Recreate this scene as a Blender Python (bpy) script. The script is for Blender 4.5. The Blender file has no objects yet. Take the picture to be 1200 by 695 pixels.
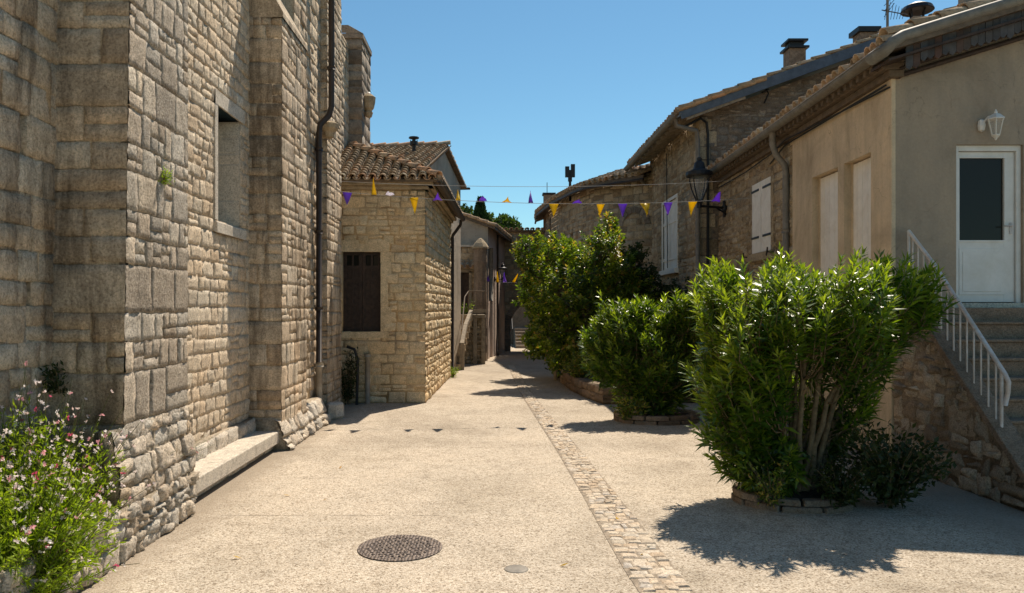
import bpy, bmesh, math, random
import numpy as np
from mathutils import Vector

random.seed(7)
RS = np.random.RandomState(11)
S = bpy.context.scene
COL = S.collection
H = 1.9           # eye height
F = 900.0         # focal length in photo pixels
CX, CY = 578.0, 362.0
R = math.radians
UP = np.array([0., 0., 1.])

def at(px, py, Y):
    return np.array([(px-CX)/F*Y, Y, H-(py-CY)/F*Y])
def gr(px, py):
    Y = H*F/(py-CY)
    return np.array([(px-CX)/F*Y, Y, 0.])
def nrm(v):
    v = np.asarray(v, float); return v/max(1e-9, np.linalg.norm(v))

# ------------------------------------------------------------------ mesh builder
ORG = {}
class MB:
    def __init__(s): s.V=[]; s.F=[]; s.T=[]; s.n=0
    def add(s, verts, faces, tone=(.5,.5,0)):
        verts = np.asarray(verts, float).reshape(-1,3)
        s.V.append(verts)
        s.F.extend([tuple(int(i)+s.n for i in f) for f in faces])
        s.T.extend([tone]*len(faces)); s.n += len(verts)
    def addq(s, verts, quads, tones):
        s.V.append(verts); s.F.extend((quads+s.n).tolist()); s.T.extend(tones.tolist()); s.n += len(verts)
    def box(s, x0,x1,y0,y1,z0,z1, tone=(.5,.5,0)):
        v=[(x,y,z) for z in (z0,z1) for y in (y0,y1) for x in (x0,x1)]
        s.add(v, [(0,2,3,1),(4,5,7,6),(0,1,5,4),(2,6,7,3),(0,4,6,2),(1,3,7,5)], tone)
    def wbox(s, f, u0,u1,z0,z1,d0,d1, tone=(.5,.5,0)):
        v=[f.p(u,z,d) for z in (z0,z1) for d in (d0,d1) for u in (u0,u1)]
        s.add(v, [(0,2,3,1),(4,5,7,6),(0,1,5,4),(2,6,7,3),(0,4,6,2),(1,3,7,5)], tone)
    def beam(s, A, B, w, h, tone=(.5,.5,0), up=UP):
        A=np.asarray(A,float);B=np.asarray(B,float);d=nrm(B-A);sd=np.cross(d,up)
        if np.linalg.norm(sd)<1e-3: sd=np.array([1.,0,0])
        sd=nrm(sd);u=np.cross(sd,d)
        v=[P+sd*a*w/2+u*b*h/2 for P in (A,B) for a,b in ((-1,-1),(1,-1),(1,1),(-1,1))]
        s.add(v,[(0,1,2,3),(7,6,5,4),(0,4,5,1),(1,5,6,2),(2,6,7,3),(3,7,4,0)],tone)
    def tube(s, pts, r, n=8, tone=(.5,.5,0), cap=True):
        pts=[np.asarray(p,float) for p in pts]
        rr=r if hasattr(r,'__len__') else [r]*len(pts)
        vs=[];prev=None
        for i,p in enumerate(pts):
            a=pts[max(0,i-1)];b=pts[min(len(pts)-1,i+1)];d=nrm(b-a)
            if prev is None:
                ref=np.array([0,0,1.]) if abs(d[2])<.9 else np.array([1.,0,0])
                sd=nrm(np.cross(d,ref))
            else:
                sd=nrm(prev-d*np.dot(prev,d))
            prev=sd;u=np.cross(sd,d)
            for k in range(n):
                t=2*math.pi*k/n
                vs.append(p+rr[i]*(math.cos(t)*sd+math.sin(t)*u))
        fs=[]
        for i in range(len(pts)-1):
            for k in range(n):
                fs.append((i*n+k,i*n+(k+1)%n,(i+1)*n+(k+1)%n,(i+1)*n+k))
        if cap: fs.append(tuple(range(n)));fs.append(tuple((len(pts)-1)*n+k for k in reversed(range(n))))
        s.add(vs,fs,tone)
    def lathe(s, c, prof, n=16, tone=(.5,.5,0)):
        c=np.asarray(c,float)
        vs=[c+np.array([r*math.cos(2*math.pi*k/n),r*math.sin(2*math.pi*k/n),z]) for r,z in prof for k in range(n)]
        fs=[(i*n+k,i*n+(k+1)%n,(i+1)*n+(k+1)%n,(i+1)*n+k) for i in range(len(prof)-1) for k in range(n)]
        s.add(vs,fs,tone)
    def build(s, name, mat, parent=None, smooth=False, bevel=0, cuts=None, fill=False):
        V=np.concatenate(s.V) if s.V else np.zeros((0,3))
        off=ORG.get(parent, np.zeros(3)) if parent else np.zeros(3)
        me=bpy.data.meshes.new(name)
        me.from_pydata((V-off).tolist(), [], s.F)
        at_=me.attributes.new('tone','FLOAT_COLOR','FACE')
        T=np.ones((len(s.T),4));T[:,:3]=np.array(s.T).reshape(-1,3)
        if len(me.polygons)==len(s.T): at_.data.foreach_set('color',T.ravel())
        if cuts:
            bm=bmesh.new();bm.from_mesh(me)
            for co,no in cuts:      # removes what lies on the side the normal points to
                g=bm.verts[:]+bm.edges[:]+bm.faces[:]
                bmesh.ops.bisect_plane(bm,geom=g,plane_co=Vector(np.asarray(co)-off),plane_no=Vector(no),clear_outer=True)
            bm.to_mesh(me);bm.free()
        if smooth: me.polygons.foreach_set('use_smooth',[True]*len(me.polygons))
        o=bpy.data.objects.new(name,me);COL.objects.link(o)
        if mat: me.materials.append(mat)
        if parent: o.parent=parent; ORG[o]=off
        if bevel:
            m=o.modifiers.new('bevel','BEVEL');m.width=bevel;m.segments=2;m.limit_method='ANGLE'
        return o

def thing(name,label,cat,loc=(0,0,0),group=None):
    o=bpy.data.objects.new(name,None);COL.objects.link(o);o.location=loc
    o.empty_display_size=.2
    o['label']=label;o['category']=cat
    if group:o['group']=group
    ORG[o]=np.array(loc,float);return o
def tag(o,label,cat,group=None):
    o['label']=label;o['category']=cat
    if group:o['group']=group
    return o
def kind(o,k): o['kind']=k;return o

class Fr:
    """wall frame: u runs along the wall, d out of it"""
    def __init__(s,A,B=None,flip=False):
        A=np.array([A[0],A[1],0.]);B=np.array([B[0],B[1],0.])
        s.O=A;s.L=np.linalg.norm(B-A);s.U=(B-A)/s.L
        n=np.array([s.U[1],-s.U[0],0.]);s.N=-n if flip else n
    def p(s,u,z,d): return s.O+s.U*u+s.N*d+UP*z

def uneven(a,b,lo,hi,rs):
    out=[a];x=a
    while True:
        st=rs.uniform(lo,hi)
        if x+st>b-lo*.6: break
        x+=st;out.append(x)
    out.append(b);return out

def backing(mb,f,L,z0,z1,ops,t,u0=0,d=0.):
    us=sorted({u0,L,*[max(u0,min(L,v)) for o in ops for v in o[:2]]})
    zs=sorted({z0,z1,*[max(z0,min(z1,v)) for o in ops for v in o[2:4]]})
    for a,b in zip(us,us[1:]):
        for c,e in zip(zs,zs[1:]):
            if b-a<1e-4 or e-c<1e-4: continue
            um,zm=(a+b)/2,(c+e)/2
            if any(o[0]<um<o[1] and o[2]<zm<o[3] for o in ops): continue
            mb.wbox(f,a,b,c,e,d-t,d,(.5,.5,1))

def stones(mb,f,L,z0,z1,hr=(.15,.26),wr=(.2,.5),depth=.02,rough=.006,ops=(),res=.08,gap=.012,seed=1,u0=0,
           split=.2,thick=.4,back=True,wob=.008,var=.012,fill=None,ends=(1,1),d0=0.,edge=.018,pillow=.45):
    rs=np.random.RandomState(seed)
    if back: backing(mb,f,L,z0,z1,ops,thick,u0,d0)
    lv=sorted({z0,z1,*[v for o in ops for v in o[2:4] if z0<v<z1]})
    zs=[z0]
    for a,b in zip(lv,lv[1:]): zs+=uneven(a,b,hr[0],hr[1],rs)[1:]
    cells=[]
    for a,b in zip(zs,zs[1:]):
        zm=(a+b)/2
        cov=sorted([o for o in ops if o[2]<zm<o[3] and o[1]>u0 and o[0]<L],key=lambda o:o[0])
        x=u0;iv=[]
        for o in cov:
            if o[0]>x: iv.append((x,o[0]))
            x=max(x,o[1])
        if x<L: iv.append((x,L))
        k=(b-a)/((hr[0]+hr[1])/2)
        for p,q in iv:
            us=uneven(p,q,wr[0]*min(1.2,k),wr[1]*min(1.4,k),rs)
            for c,e in zip(us,us[1:]):
                if rs.rand()<split and (b-a)>hr[0]*.9:
                    m=a+(b-a)*rs.uniform(.38,.62)
                    if (e-c)>wr[0]*1.5 and rs.rand()<.4:
                        w=c+(e-c)*rs.uniform(.35,.65);cells+=[(c,e,a,m),(c,w,m,b),(w,e,m,b)]
                    else: cells+=[(c,e,a,m),(c,e,m,b)]
                else: cells.append((c,e,a,b))
    for c,e,a,b in cells:
        w,h=e-c,b-a
        if w<.02 or h<.02: continue
        ns=max(1,int(round(w/res)));nt=max(1,int(round(h/res)))
        g=gap*rs.uniform(.6,1.5)/2
        ga=0 if (abs(c-u0)<1e-6 and ends[0]) else g
        gb=0 if (abs(e-L)<1e-6 and ends[1]) else g
        es=min(edge/w,.3);et=min(edge/h,.3)
        ss=np.array([0]+list(np.linspace(es,1-es,ns+1))+[1]);tt=np.array([0]+list(np.linspace(et,1-et,nt+1))+[1])
        q=rs.uniform(-wob,wob,(4,2))
        if ga==0: q[0,0]=q[3,0]=0
        if gb==0: q[1,0]=q[2,0]=0
        P=np.array([[c+ga,a+g],[e-gb,a+g],[e-gb,b-g],[c+ga,b-g]])+q
        SS,TT=np.meshgrid(ss,tt)
        W=[(1-SS)*(1-TT),SS*(1-TT),SS*TT,(1-SS)*TT]
        U_=sum(W[i]*P[i,0] for i in range(4));Z_=sum(W[i]*P[i,1] for i in range(4))
        jit=min(.006,.03*min(w,h)+.001)*(1 if wob>.003 else .3)
        jj=rs.uniform(-jit,jit,SS.shape);jk=rs.uniform(-jit,jit,SS.shape)
        jj[:, 0]*= (ga!=0);jj[:,-1]*=(gb!=0);U_=U_+jj;Z_=Z_+jk
        hd=depth+rs.uniform(-var,var)
        tx,ty=rs.uniform(-1,1,2)*rough*1.2
        D=hd+(SS-.5)*tx+(TT-.5)*ty+rs.uniform(-rough,rough,SS.shape)
        bul=np.clip((1-np.abs(2*SS-1)**4)*(1-np.abs(2*TT-1)**4),0,1);D=D*(1-pillow+pillow*bul)
        m=np.zeros(SS.shape,bool)
        m[0,:]=m[-1,:]=True
        if ga!=0: m[:,0]=True
        if gb!=0: m[:,-1]=True
        D=np.where(m,-.006,D)
        if ga==0: U_[:,0]-=np.maximum(D[:,0],0)*.0+depth*.6
        if gb==0: U_[:,-1]+=depth*.6
        D=D+d0
        v=f.O[None,:]+U_.reshape(-1,1)*f.U+D.reshape(-1,1)*f.N+Z_.reshape(-1,1)*UP
        nx=len(ss);ny=len(tt)
        qd=np.array([(j*nx+i,j*nx+i+1,(j+1)*nx+i+1,(j+1)*nx+i) for j in range(ny-1) for i in range(nx-1)])
        t=np.tile([rs.rand(),rs.rand(),0.],(len(qd),1))
        mb.addq(v,qd,t)

# ------------------------------------------------------------------ materials
def newmat(name):
    m=bpy.data.materials.new(name);m.use_nodes=True
    nt=m.node_tree;b=nt.nodes['Principled BSDF'];return m,nt,b
def N(nt,t,**k):
    n=nt.nodes.new(t)
    for a,v in k.items():
        if a in n.inputs.keys(): n.inputs[a].default_value=v
        else: setattr(n,a,v)
    return n
def L(nt,a,b): nt.links.new(a,b)
def ramp(nt,fac,stops,interp='LINEAR'):
    r=nt.nodes.new('ShaderNodeValToRGB');r.color_ramp.interpolation=interp
    e=r.color_ramp.elements
    while len(e)<len(stops): e.new(.5)
    for i,(p,c) in enumerate(stops): e[i].position=p;e[i].color=(*c,1) if len(c)==3 else c
    if fac is not None: L(nt,fac,r.inputs[0])
    return r.outputs[0]
def mixc(nt,fac,a,b,mode='MIX'):
    m=nt.nodes.new('ShaderNodeMix');m.data_type='RGBA';m.blend_type=mode
    for s,v in ((0,fac),(6,a),(7,b)):
        if isinstance(v,(int,float)): m.inputs[s].default_value=v
        elif isinstance(v,tuple): m.inputs[s].default_value=(*v,1) if len(v)==3 else v
        else: L(nt,v,m.inputs[s])
    return m.outputs[2]
def noise(nt,co,scale,detail=4,rough=.6,dist=0):
    n=N(nt,'ShaderNodeTexNoise',Scale=scale,Detail=detail,Roughness=rough,Distortion=dist);L(nt,co,n.inputs['Vector']);return n.outputs['Fac']
def math_(nt,op,a,b=None,c=None):
    m=nt.nodes.new('ShaderNodeMath');m.operation=op
    for i,v in enumerate((a,b,c)):
        if v is None: continue
        if isinstance(v,(int,float)): m.inputs[i].default_value=v
        else: L(nt,v,m.inputs[i])
    return m.outputs[0]
def bump(nt,h,dist,strength=1.,prev=None):
    b=N(nt,'ShaderNodeBump',Strength=strength,Distance=dist);L(nt,h,b.inputs['Height'])
    if prev: L(nt,prev,b.inputs['Normal'])
    return b.outputs['Normal']
def coord(nt): return nt.nodes.new('ShaderNodeTexCoord').outputs['Object']
def tone(nt):
    a=N(nt,'ShaderNodeAttribute',attribute_name='tone');s=nt.nodes.new('ShaderNodeSeparateColor');L(nt,a.outputs['Color'],s.inputs[0]);return s.outputs

def stone_mat(name,cols,mortar,stain=(.35,.33,.30),stain_amt=.5,pit=.012,rub=.02,warm=(1.2,1.0,.8),streak=0.,ps=62,speck=.8):
    m,nt,b=newmat(name);co=coord(nt);t=tone(nt)
    c=ramp(nt,t[0],[(i/(len(cols)-1),k) for i,k in enumerate(cols)])
    hue=mixc(nt,math_(nt,'MULTIPLY',t[1],.45),c,mixc(nt,1.,c,warm,'MULTIPLY'))
    c=mixc(nt,t[2],hue,mortar)
    n1=noise(nt,co,1.1,5,.65,.6)
    c=mixc(nt,math_(nt,'MULTIPLY',ramp(nt,n1,[(.45,(0,0,0)),(.68,(1,1,1))]),stain_amt),c,mixc(nt,1.,c,stain,'MULTIPLY'))
    if streak:
        mp=N(nt,'ShaderNodeMapping');mp.inputs['Scale'].default_value=(2.6,2.6,.4);L(nt,co,mp.inputs[0])
        ns=noise(nt,mp.outputs[0],1.3,6,.7,.3)
        c=mixc(nt,math_(nt,'MULTIPLY',ramp(nt,ns,[(.48,(0,0,0)),(.62,(1,1,1))]),streak),c,mixc(nt,1.,c,(.42,.40,.38),'MULTIPLY'))
    n2=noise(nt,co,9,6,.7)
    c=mixc(nt,.75,c,ramp(nt,n2,[(.28,(.55,.53,.5)),(.5,(1,1,1)),(.75,(1.25,1.22,1.15))]),'MULTIPLY')
    n3=noise(nt,co,ps,4,.8)
    c=mixc(nt,speck,c,ramp(nt,n3,[(.36,(.5,.48,.46)),(.5,(1,1,1)),(.64,(1.35,1.35,1.35))]),'MULTIPLY')
    L(nt,c,b.inputs['Base Color']);b.inputs['Roughness'].default_value=.92;b.inputs['Specular IOR Level'].default_value=.15
    n4=noise(nt,co,22,5,.65)
    nb=bump(nt,n4,rub,1.)
    nb=bump(nt,n3,pit,1.,nb)
    L(nt,nb,b.inputs['Normal']);return m
def plain(name,col,rough=.6,metal=0,var=.12,scale=8,spec=.4,bmp=0,dirt=None):
    m,nt,b=newmat(name);co=coord(nt)
    n=noise(nt,co,scale,5,.65)
    k=1-var*2
    c=mixc(nt,1.,col,ramp(nt,n,[(.3,(k,k,k)),(.7,(1+var*.6,)*3)]),'MULTIPLY')
    if dirt:
        n2=noise(nt,co,2.2,6,.7,.5);c=mixc(nt,ramp(nt,n2,[(.48,(0,0,0)),(.68,(.75,.75,.75))]),c,dirt)
    L(nt,c,b.inputs['Base Color']);b.inputs['Roughness'].default_value=rough;b.inputs['Metallic'].default_value=metal
    b.inputs['Specular IOR Level'].default_value=spec
    if bmp: L(nt,bump(nt,noise(nt,co,scale*6,4),bmp),b.inputs['Normal'])
    return m
def plaster(name,col,dark,streak=.5):
    m,nt,b=newmat(name);co=coord(nt)
    mp=N(nt,'ShaderNodeMapping');mp.inputs['Scale'].default_value=(3.,3.,.45);L(nt,co,mp.inputs[0])
    n=noise(nt,mp.outputs[0],1.2,7,.7,.4);n1=noise(nt,co,.9,6,.65,.8);n2=noise(nt,co,30,4,.7)
    c=mixc(nt,math_(nt,'MULTIPLY',ramp(nt,n,[(.42,(0,0,0)),(.7,(1,1,1))]),streak),col,dark)
    c=mixc(nt,1.,c,ramp(nt,n1,[(.3,(.70,.68,.66)),(.5,(.96,.96,.96)),(.7,(1.14,1.11,1.06))]),'MULTIPLY')
    n9=noise(nt,co,2.3,6,.75,1.5);c=mixc(nt,ramp(nt,n9,[(.60,(0,0,0)),(.72,(.45,.45,.45))]),c,mixc(nt,1.,c,(.72,.62,.55),'MULTIPLY'))
    vc=N(nt,'ShaderNodeTexVoronoi',Scale=.9);vc.feature='DISTANCE_TO_EDGE';nv_=nt.nodes.new('ShaderNodeVectorMath');nv_.operation='MULTIPLY_ADD';cn=N(nt,'ShaderNodeTexNoise',Scale=2.5,Detail=5.);L(nt,co,cn.inputs['Vector']);L(nt,cn.outputs['Color'],nv_.inputs[0]);nv_.inputs[1].default_value=(.5,.5,.5);L(nt,co,nv_.inputs[2]);L(nt,nv_.outputs[0],vc.inputs['Vector'])
    c=mixc(nt,math_(nt,'MULTIPLY',ramp(nt,vc.outputs['Distance'],[(.0,(1,1,1)),(.006,(0,0,0))]),ramp(nt,n9,[(.45,(0,0,0)),(.6,(.55,.55,.55))])),c,(.14,.11,.085))
    c=mixc(nt,.5,c,ramp(nt,n2,[(.3,(.8,.8,.8)),(.7,(1.1,1.1,1.1))]),'MULTIPLY')
    L(nt,c,b.inputs['Base Color']);b.inputs['Roughness'].default_value=.9;b.inputs['Specular IOR Level'].default_value=.15
    L(nt,bump(nt,n2,.004,1.,bump(nt,noise(nt,co,5,4),.02)),b.inputs['Normal']);return m
def leafmat(name,cols,trans=.35,rough=.35,spec=.5,tcol=(1.5,1.6,.4)):
    m,nt,b=newmat(name);t=tone(nt)
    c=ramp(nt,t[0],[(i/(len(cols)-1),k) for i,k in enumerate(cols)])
    L(nt,c,b.inputs['Base Color']);b.inputs['Roughness'].default_value=rough;b.inputs['Specular IOR Level'].default_value=spec
    tr=N(nt,'ShaderNodeBsdfTranslucent');L(nt,mixc(nt,1.,c,tcol,'MULTIPLY'),tr.inputs[0])
    mx=N(nt,'ShaderNodeMixShader');mx.inputs[0].default_value=trans
    L(nt,b.outputs[0],mx.inputs[1]);L(nt,tr.outputs[0],mx.inputs[2]);L(nt,mx.outputs[0],nt.nodes['Material Output'].inputs[0]);return m

M={}
M['church']=stone_mat('church_stone',[(.45,.37,.28),(.57,.48,.365),(.66,.56,.43),(.60,.48,.35)],(.62,.50,.355),stain_amt=.5,streak=.9,pit=.014,rub=.010,ps=50)
M['buttress']=stone_mat('buttress_stone',[(.42,.37,.305),(.51,.455,.38),(.58,.52,.435),(.65,.585,.48)],(.58,.47,.35),stain_amt=.4,pit=.026,rub=.010,ps=42,speck=1.,streak=.3)
M['nave']=stone_mat('nave_stone',[(.60,.505,.385),(.68,.58,.45),(.74,.64,.50),(.62,.50,.36)],(.66,.54,.40),stain_amt=.3,pit=.022,rub=.012,ps=45,speck=.8)
M['house_stone']=stone_mat('house_stone',[(.60,.47,.29),(.66,.53,.34),(.72,.60,.41),(.54,.41,.26)],(.56,.41,.24),stain_amt=.35,stain=(.6,.5,.4),pit=.006,rub=.012)
M['brown_stone']=stone_mat('brown_stone',[(.27,.205,.135),(.37,.295,.20),(.45,.37,.26),(.51,.43,.315)],(.40,.31,.205),stain_amt=.4,pit=.008,rub=.02)
M['grey_stone']=stone_mat('grey_stone',[(.19,.16,.13),(.26,.22,.18),(.32,.275,.225),(.42,.36,.29)],(.25,.20,.155),stain_amt=.4,pit=.008,rub=.025)
M['stair_stone']=stone_mat('stair_stone',[(.24,.195,.15),(.33,.275,.215),(.42,.36,.29),(.50,.44,.36)],(.30,.245,.185),stain_amt=.6,pit=.012,rub=.02)
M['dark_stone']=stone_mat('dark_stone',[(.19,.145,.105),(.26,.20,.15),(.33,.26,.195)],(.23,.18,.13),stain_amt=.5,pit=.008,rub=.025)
M['plinth']=stone_mat('plinth_stone',[(.54,.48,.40),(.64,.58,.49),(.70,.64,.55),(.56,.46,.34)],(.46,.38,.28),stain_amt=.3,pit=.018,rub=.018,ps=45,speck=.9)
M['slab']=stone_mat('bench_stone',[(.52,.48,.41),(.55,.51,.44)],(.5,.45,.38),stain_amt=.1,pit=.006,rub=.002,ps=55,speck=.75)
M['plaster']=plaster('warm_plaster',(.68,.53,.36),(.44,.345,.23),.7)
M['plaster_grey']=plaster('grey_plaster',(.385,.305,.225),(.30,.25,.19),.7)
M['plaster_pink']=plaster('pink_plaster',(.62,.49,.41),(.40,.31,.25),.6)
M['plaster_tan']=plaster('tan_plaster',(.50,.41,.31),(.36,.29,.22),.4)
M['white']=plain('white_paint',(.74,.71,.66),.45,var=.05,dirt=(.62,.58,.50))
M['white_metal']=plain('white_metal',(.62,.58,.55),.45,var=.10,scale=25,dirt=(.42,.31,.23))
M['shutter_white']=plain('weathered_white_wood',(.86,.80,.71),.6,var=.05,dirt=(.68,.60,.50))
M['dark_wood']=plain('dark_brown_wood',(.060,.036,.024),.7,var=.3,scale=14,bmp=.002)
M['beam_wood']=plain('old_brown_wood',(.16,.115,.075),.8,var=.25,scale=10,bmp=.004)
M['pale_wood']=plain('weathered_wood',(.33,.265,.185),.8,var=.25,scale=10,bmp=.004)
M['iron']=plain('dark_iron',(.028,.027,.028),.5,.3,var=.2)
M['pipe_brown']=plain('brown_pipe',(.045,.030,.022),.5,.1,var=.2)
M['zinc']=plain('zinc',(.24,.21,.17),.6,.1,var=.2,dirt=(.18,.15,.12))
M['gutter_tan']=plain('weathered_gutter',(.22,.20,.165),.6,.1,var=.2,dirt=(.15,.12,.09))
M['pale_pipe']=plain('pale_pipe',(.36,.31,.24),.6,0,var=.15,dirt=(.22,.18,.14))
M['blue_board']=plain('blue_grey_board',(.10,.125,.16),.6,0,var=.2)
M['brick']=plain('chimney_brick',(.28,.19,.13),.9,0,var=.3,scale=12,bmp=.01)
M['wire']=plain('pale_wire',(.35,.33,.30),.6,0,var=.05)
M['wire_dark']=plain('black_cable',(.02,.02,.02),.6,0,var=.05)
def glassmat():
    m,nt,b=newmat('dark_glass');b.inputs['Base Color'].default_value=(.022,.022,.018,1);b.inputs['Roughness'].default_value=.08
    b.inputs['Specular IOR Level'].default_value=.2;return m
M['glass']=glassmat()
def clearglass():
    m,nt,b=newmat('lamp_glass');b.inputs['Base Color'].default_value=(.8,.8,.75,1);b.inputs['Roughness'].default_value=.1
    tr=N(nt,'ShaderNodeBsdfTransparent');mx=N(nt,'ShaderNodeMixShader');mx.inputs[0].default_value=.12
    L(nt,tr.outputs[0],mx.inputs[1]);L(nt,b.outputs[0],mx.inputs[2]);L(nt,mx.outputs[0],nt.nodes['Material Output'].inputs[0]);return m
M['lampglass']=clearglass()
def tilemat():
    m,nt,b=newmat('clay_tile');co=coord(nt);t=tone(nt)
    c=ramp(nt,t[0],[(0,(.26,.19,.12)),(.3,(.44,.31,.19)),(.6,(.55,.40,.26)),(.85,(.58,.32,.18)),(1,(.66,.54,.38))])
    n=noise(nt,co,14,5,.7);c=mixc(nt,.9,c,ramp(nt,n,[(.3,(.45,.43,.4)),(.5,(1,1,1)),(.8,(1.2,1.15,1.05))]),'MULTIPLY')
    n2=noise(nt,co,3,4,.7);c=mixc(nt,ramp(nt,n2,[(.5,(0,0,0)),(.65,(.6,.6,.6))]),c,(.22,.20,.155))
    L(nt,c,b.inputs['Base Color']);b.inputs['Roughness'].default_value=.9;b.inputs['Specular IOR Level'].default_value=.2
    L(nt,bump(nt,noise(nt,co,60,4),.006),b.inputs['Normal']);return m
M['tile']=tilemat()
def groundmat():
    m,nt,b=newmat('exposed_aggregate');co=coord(nt)
    v=N(nt,'ShaderNodeTexVoronoi',Scale=88.);v.feature='F1';L(nt,co,v.inputs['Vector'])
    sp=nt.nodes.new('ShaderNodeSeparateColor');L(nt,v.outputs['Color'],sp.inputs[0])
    c=ramp(nt,sp.outputs[0],[(0,(.20,.155,.11)),(.14,(.35,.285,.21)),(.3,(.475,.40,.31)),(.7,(.53,.455,.36)),(1,(.62,.55,.45))])
    v2=N(nt,'ShaderNodeTexVoronoi',Scale=45.);L(nt,co,v2.inputs['Vector']);sp2=nt.nodes.new('ShaderNodeSeparateColor');L(nt,v2.outputs['Color'],sp2.inputs[0])
    c=mixc(nt,.6,c,ramp(nt,sp2.outputs[1],[(0,(.62,.6,.56)),(.12,(.85,.84,.82)),(.3,(1,1,1)),(1,(1.08,1.07,1.05))]),'MULTIPLY')
    e=ramp(nt,v.outputs['Distance'],[(.0,(1.1,1.1,1.1)),(.55,(1,1,1)),(.9,(.62,.58,.52))])
    c=mixc(nt,.8,c,e,'MULTIPLY')
    n=noise(nt,co,.7,6,.65,.5);c=mixc(nt,1.,c,ramp(nt,n,[(.3,(.80,.79,.77)),(.5,(.98,.98,.98)),(.75,(1.08,1.07,1.06))]),'MULTIPLY')
    n5=noise(nt,co,4.5,5,.7);c=mixc(nt,.6,c,ramp(nt,n5,[(.32,(.72,.7,.68)),(.5,(1,1,1)),(.7,(1.06,1.06,1.06))]),'MULTIPLY')
    n7=noise(nt,co,.23,5,.6,1.2);c=mixc(nt,1.,c,ramp(nt,n7,[(.38,(.86,.85,.84)),(.5,(1,1,1)),(.62,(1.05,1.04,1.03))]),'MULTIPLY')
    n8=noise(nt,co,1.7,3,.5,.2);c=mixc(nt,ramp(nt,n8,[(.70,(0,0,0)),(.74,(.35,.35,.35))]),c,(.30,.25,.19))
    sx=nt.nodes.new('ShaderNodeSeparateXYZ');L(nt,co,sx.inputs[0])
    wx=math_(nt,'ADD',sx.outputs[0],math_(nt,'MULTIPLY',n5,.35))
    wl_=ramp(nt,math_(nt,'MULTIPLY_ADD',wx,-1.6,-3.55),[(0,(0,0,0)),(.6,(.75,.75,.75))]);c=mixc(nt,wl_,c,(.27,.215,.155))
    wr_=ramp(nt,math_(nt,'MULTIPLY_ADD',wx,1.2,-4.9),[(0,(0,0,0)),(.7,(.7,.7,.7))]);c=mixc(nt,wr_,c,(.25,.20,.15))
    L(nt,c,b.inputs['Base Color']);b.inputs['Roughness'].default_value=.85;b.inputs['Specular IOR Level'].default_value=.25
    h=math_(nt,'MULTIPLY',v.outputs['Distance'],-1.)
    L(nt,bump(nt,h,.006,.8,bump(nt,n5,.012,1.)),b.inputs['Normal']);return m
M['ground']=groundmat()
M['sett']=stone_mat('sett_stone',[(.44,.37,.29),(.50,.43,.34),(.54,.47,.375),(.49,.44,.38),(.60,.53,.43)],(.32,.26,.19),stain_amt=.2,pit=.006,rub=.008)
M['joint']=plain('joint_dirt',(.33,.265,.195),.95,var=.3,scale=20)
M['soil']=plain('soil',(.10,.07,.045),.95,var=.4,scale=20,bmp=.02)
M['hill']=plain('dry_hillside',(.12,.13,.05),.95,var=.35,scale=.3)
M['oleander']=leafmat('oleander_leaf',[(.028,.06,.012),(.06,.12,.015),(.15,.215,.018),(.31,.36,.04)],.42,.33,.55)
M['dead']=leafmat('dead_leaf',[(.30,.20,.10),(.42,.31,.17)],.25,.7,.2,(1,1,1))
M['laurel']=leafmat('laurel_leaf',[(.035,.06,.012),(.065,.115,.018),(.14,.20,.02),(.27,.31,.04),(.36,.22,.06)],.42,.3,.6)
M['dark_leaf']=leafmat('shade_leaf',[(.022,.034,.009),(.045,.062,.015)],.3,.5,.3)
M['grass_leaf']=leafmat('gaura_leaf',[(.07,.12,.012),(.15,.23,.015),(.25,.34,.02),(.34,.40,.05)],.45,.5,.3)
M['pine']=leafmat('pine_needle',[(.03,.055,.015),(.06,.10,.025),(.10,.14,.04)],.2,.7,.2)
M['cypress']=leafmat('cypress_leaf',[(.015,.035,.014),(.03,.06,.02)],.15,.8,.1)
M['petal']=leafmat('flower_petal',[(.90,.84,.80),(.88,.74,.70),(.80,.42,.46),(.66,.10,.20)],.4,.6,.2,(1.1,1.,1.))
M['stem']=plain('oleander_bark',(.19,.135,.07),.85,var=.3,scale=20)
M['bark']=plain('tree_bark',(.13,.10,.07),.9,var=.3,scale=20)
M['red_stem']=plain('gaura_stem',(.12,.13,.03),.8,var=.3)
def flagmat(name,col):
    m,nt,b=newmat(name);b.inputs['Base Color'].default_value=(*col,1);b.inputs['Roughness'].default_value=.45
    tr=N(nt,'ShaderNodeBsdfTranslucent');tr.inputs[0].default_value=(*col,1);mx=N(nt,'ShaderNodeMixShader');mx.inputs[0].default_value=.55
    L(nt,b.outputs[0],mx.inputs[1]);L(nt,tr.outputs[0],mx.inputs[2]);L(nt,mx.outputs[0],nt.nodes['Material Output'].inputs[0]);return m
M['f_yellow']=flagmat('yellow_plastic',(.85,.62,.02));M['f_purple']=flagmat('purple_plastic',(.30,.13,.70));M['f_white']=flagmat('white_plastic',(.8,.78,.85))
M['leaf_yellow']=leafmat('fallen_leaf_yellow',[(.55,.36,.04),(.45,.22,.04)],.2,.6,.2,(1,1,1))
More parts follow.
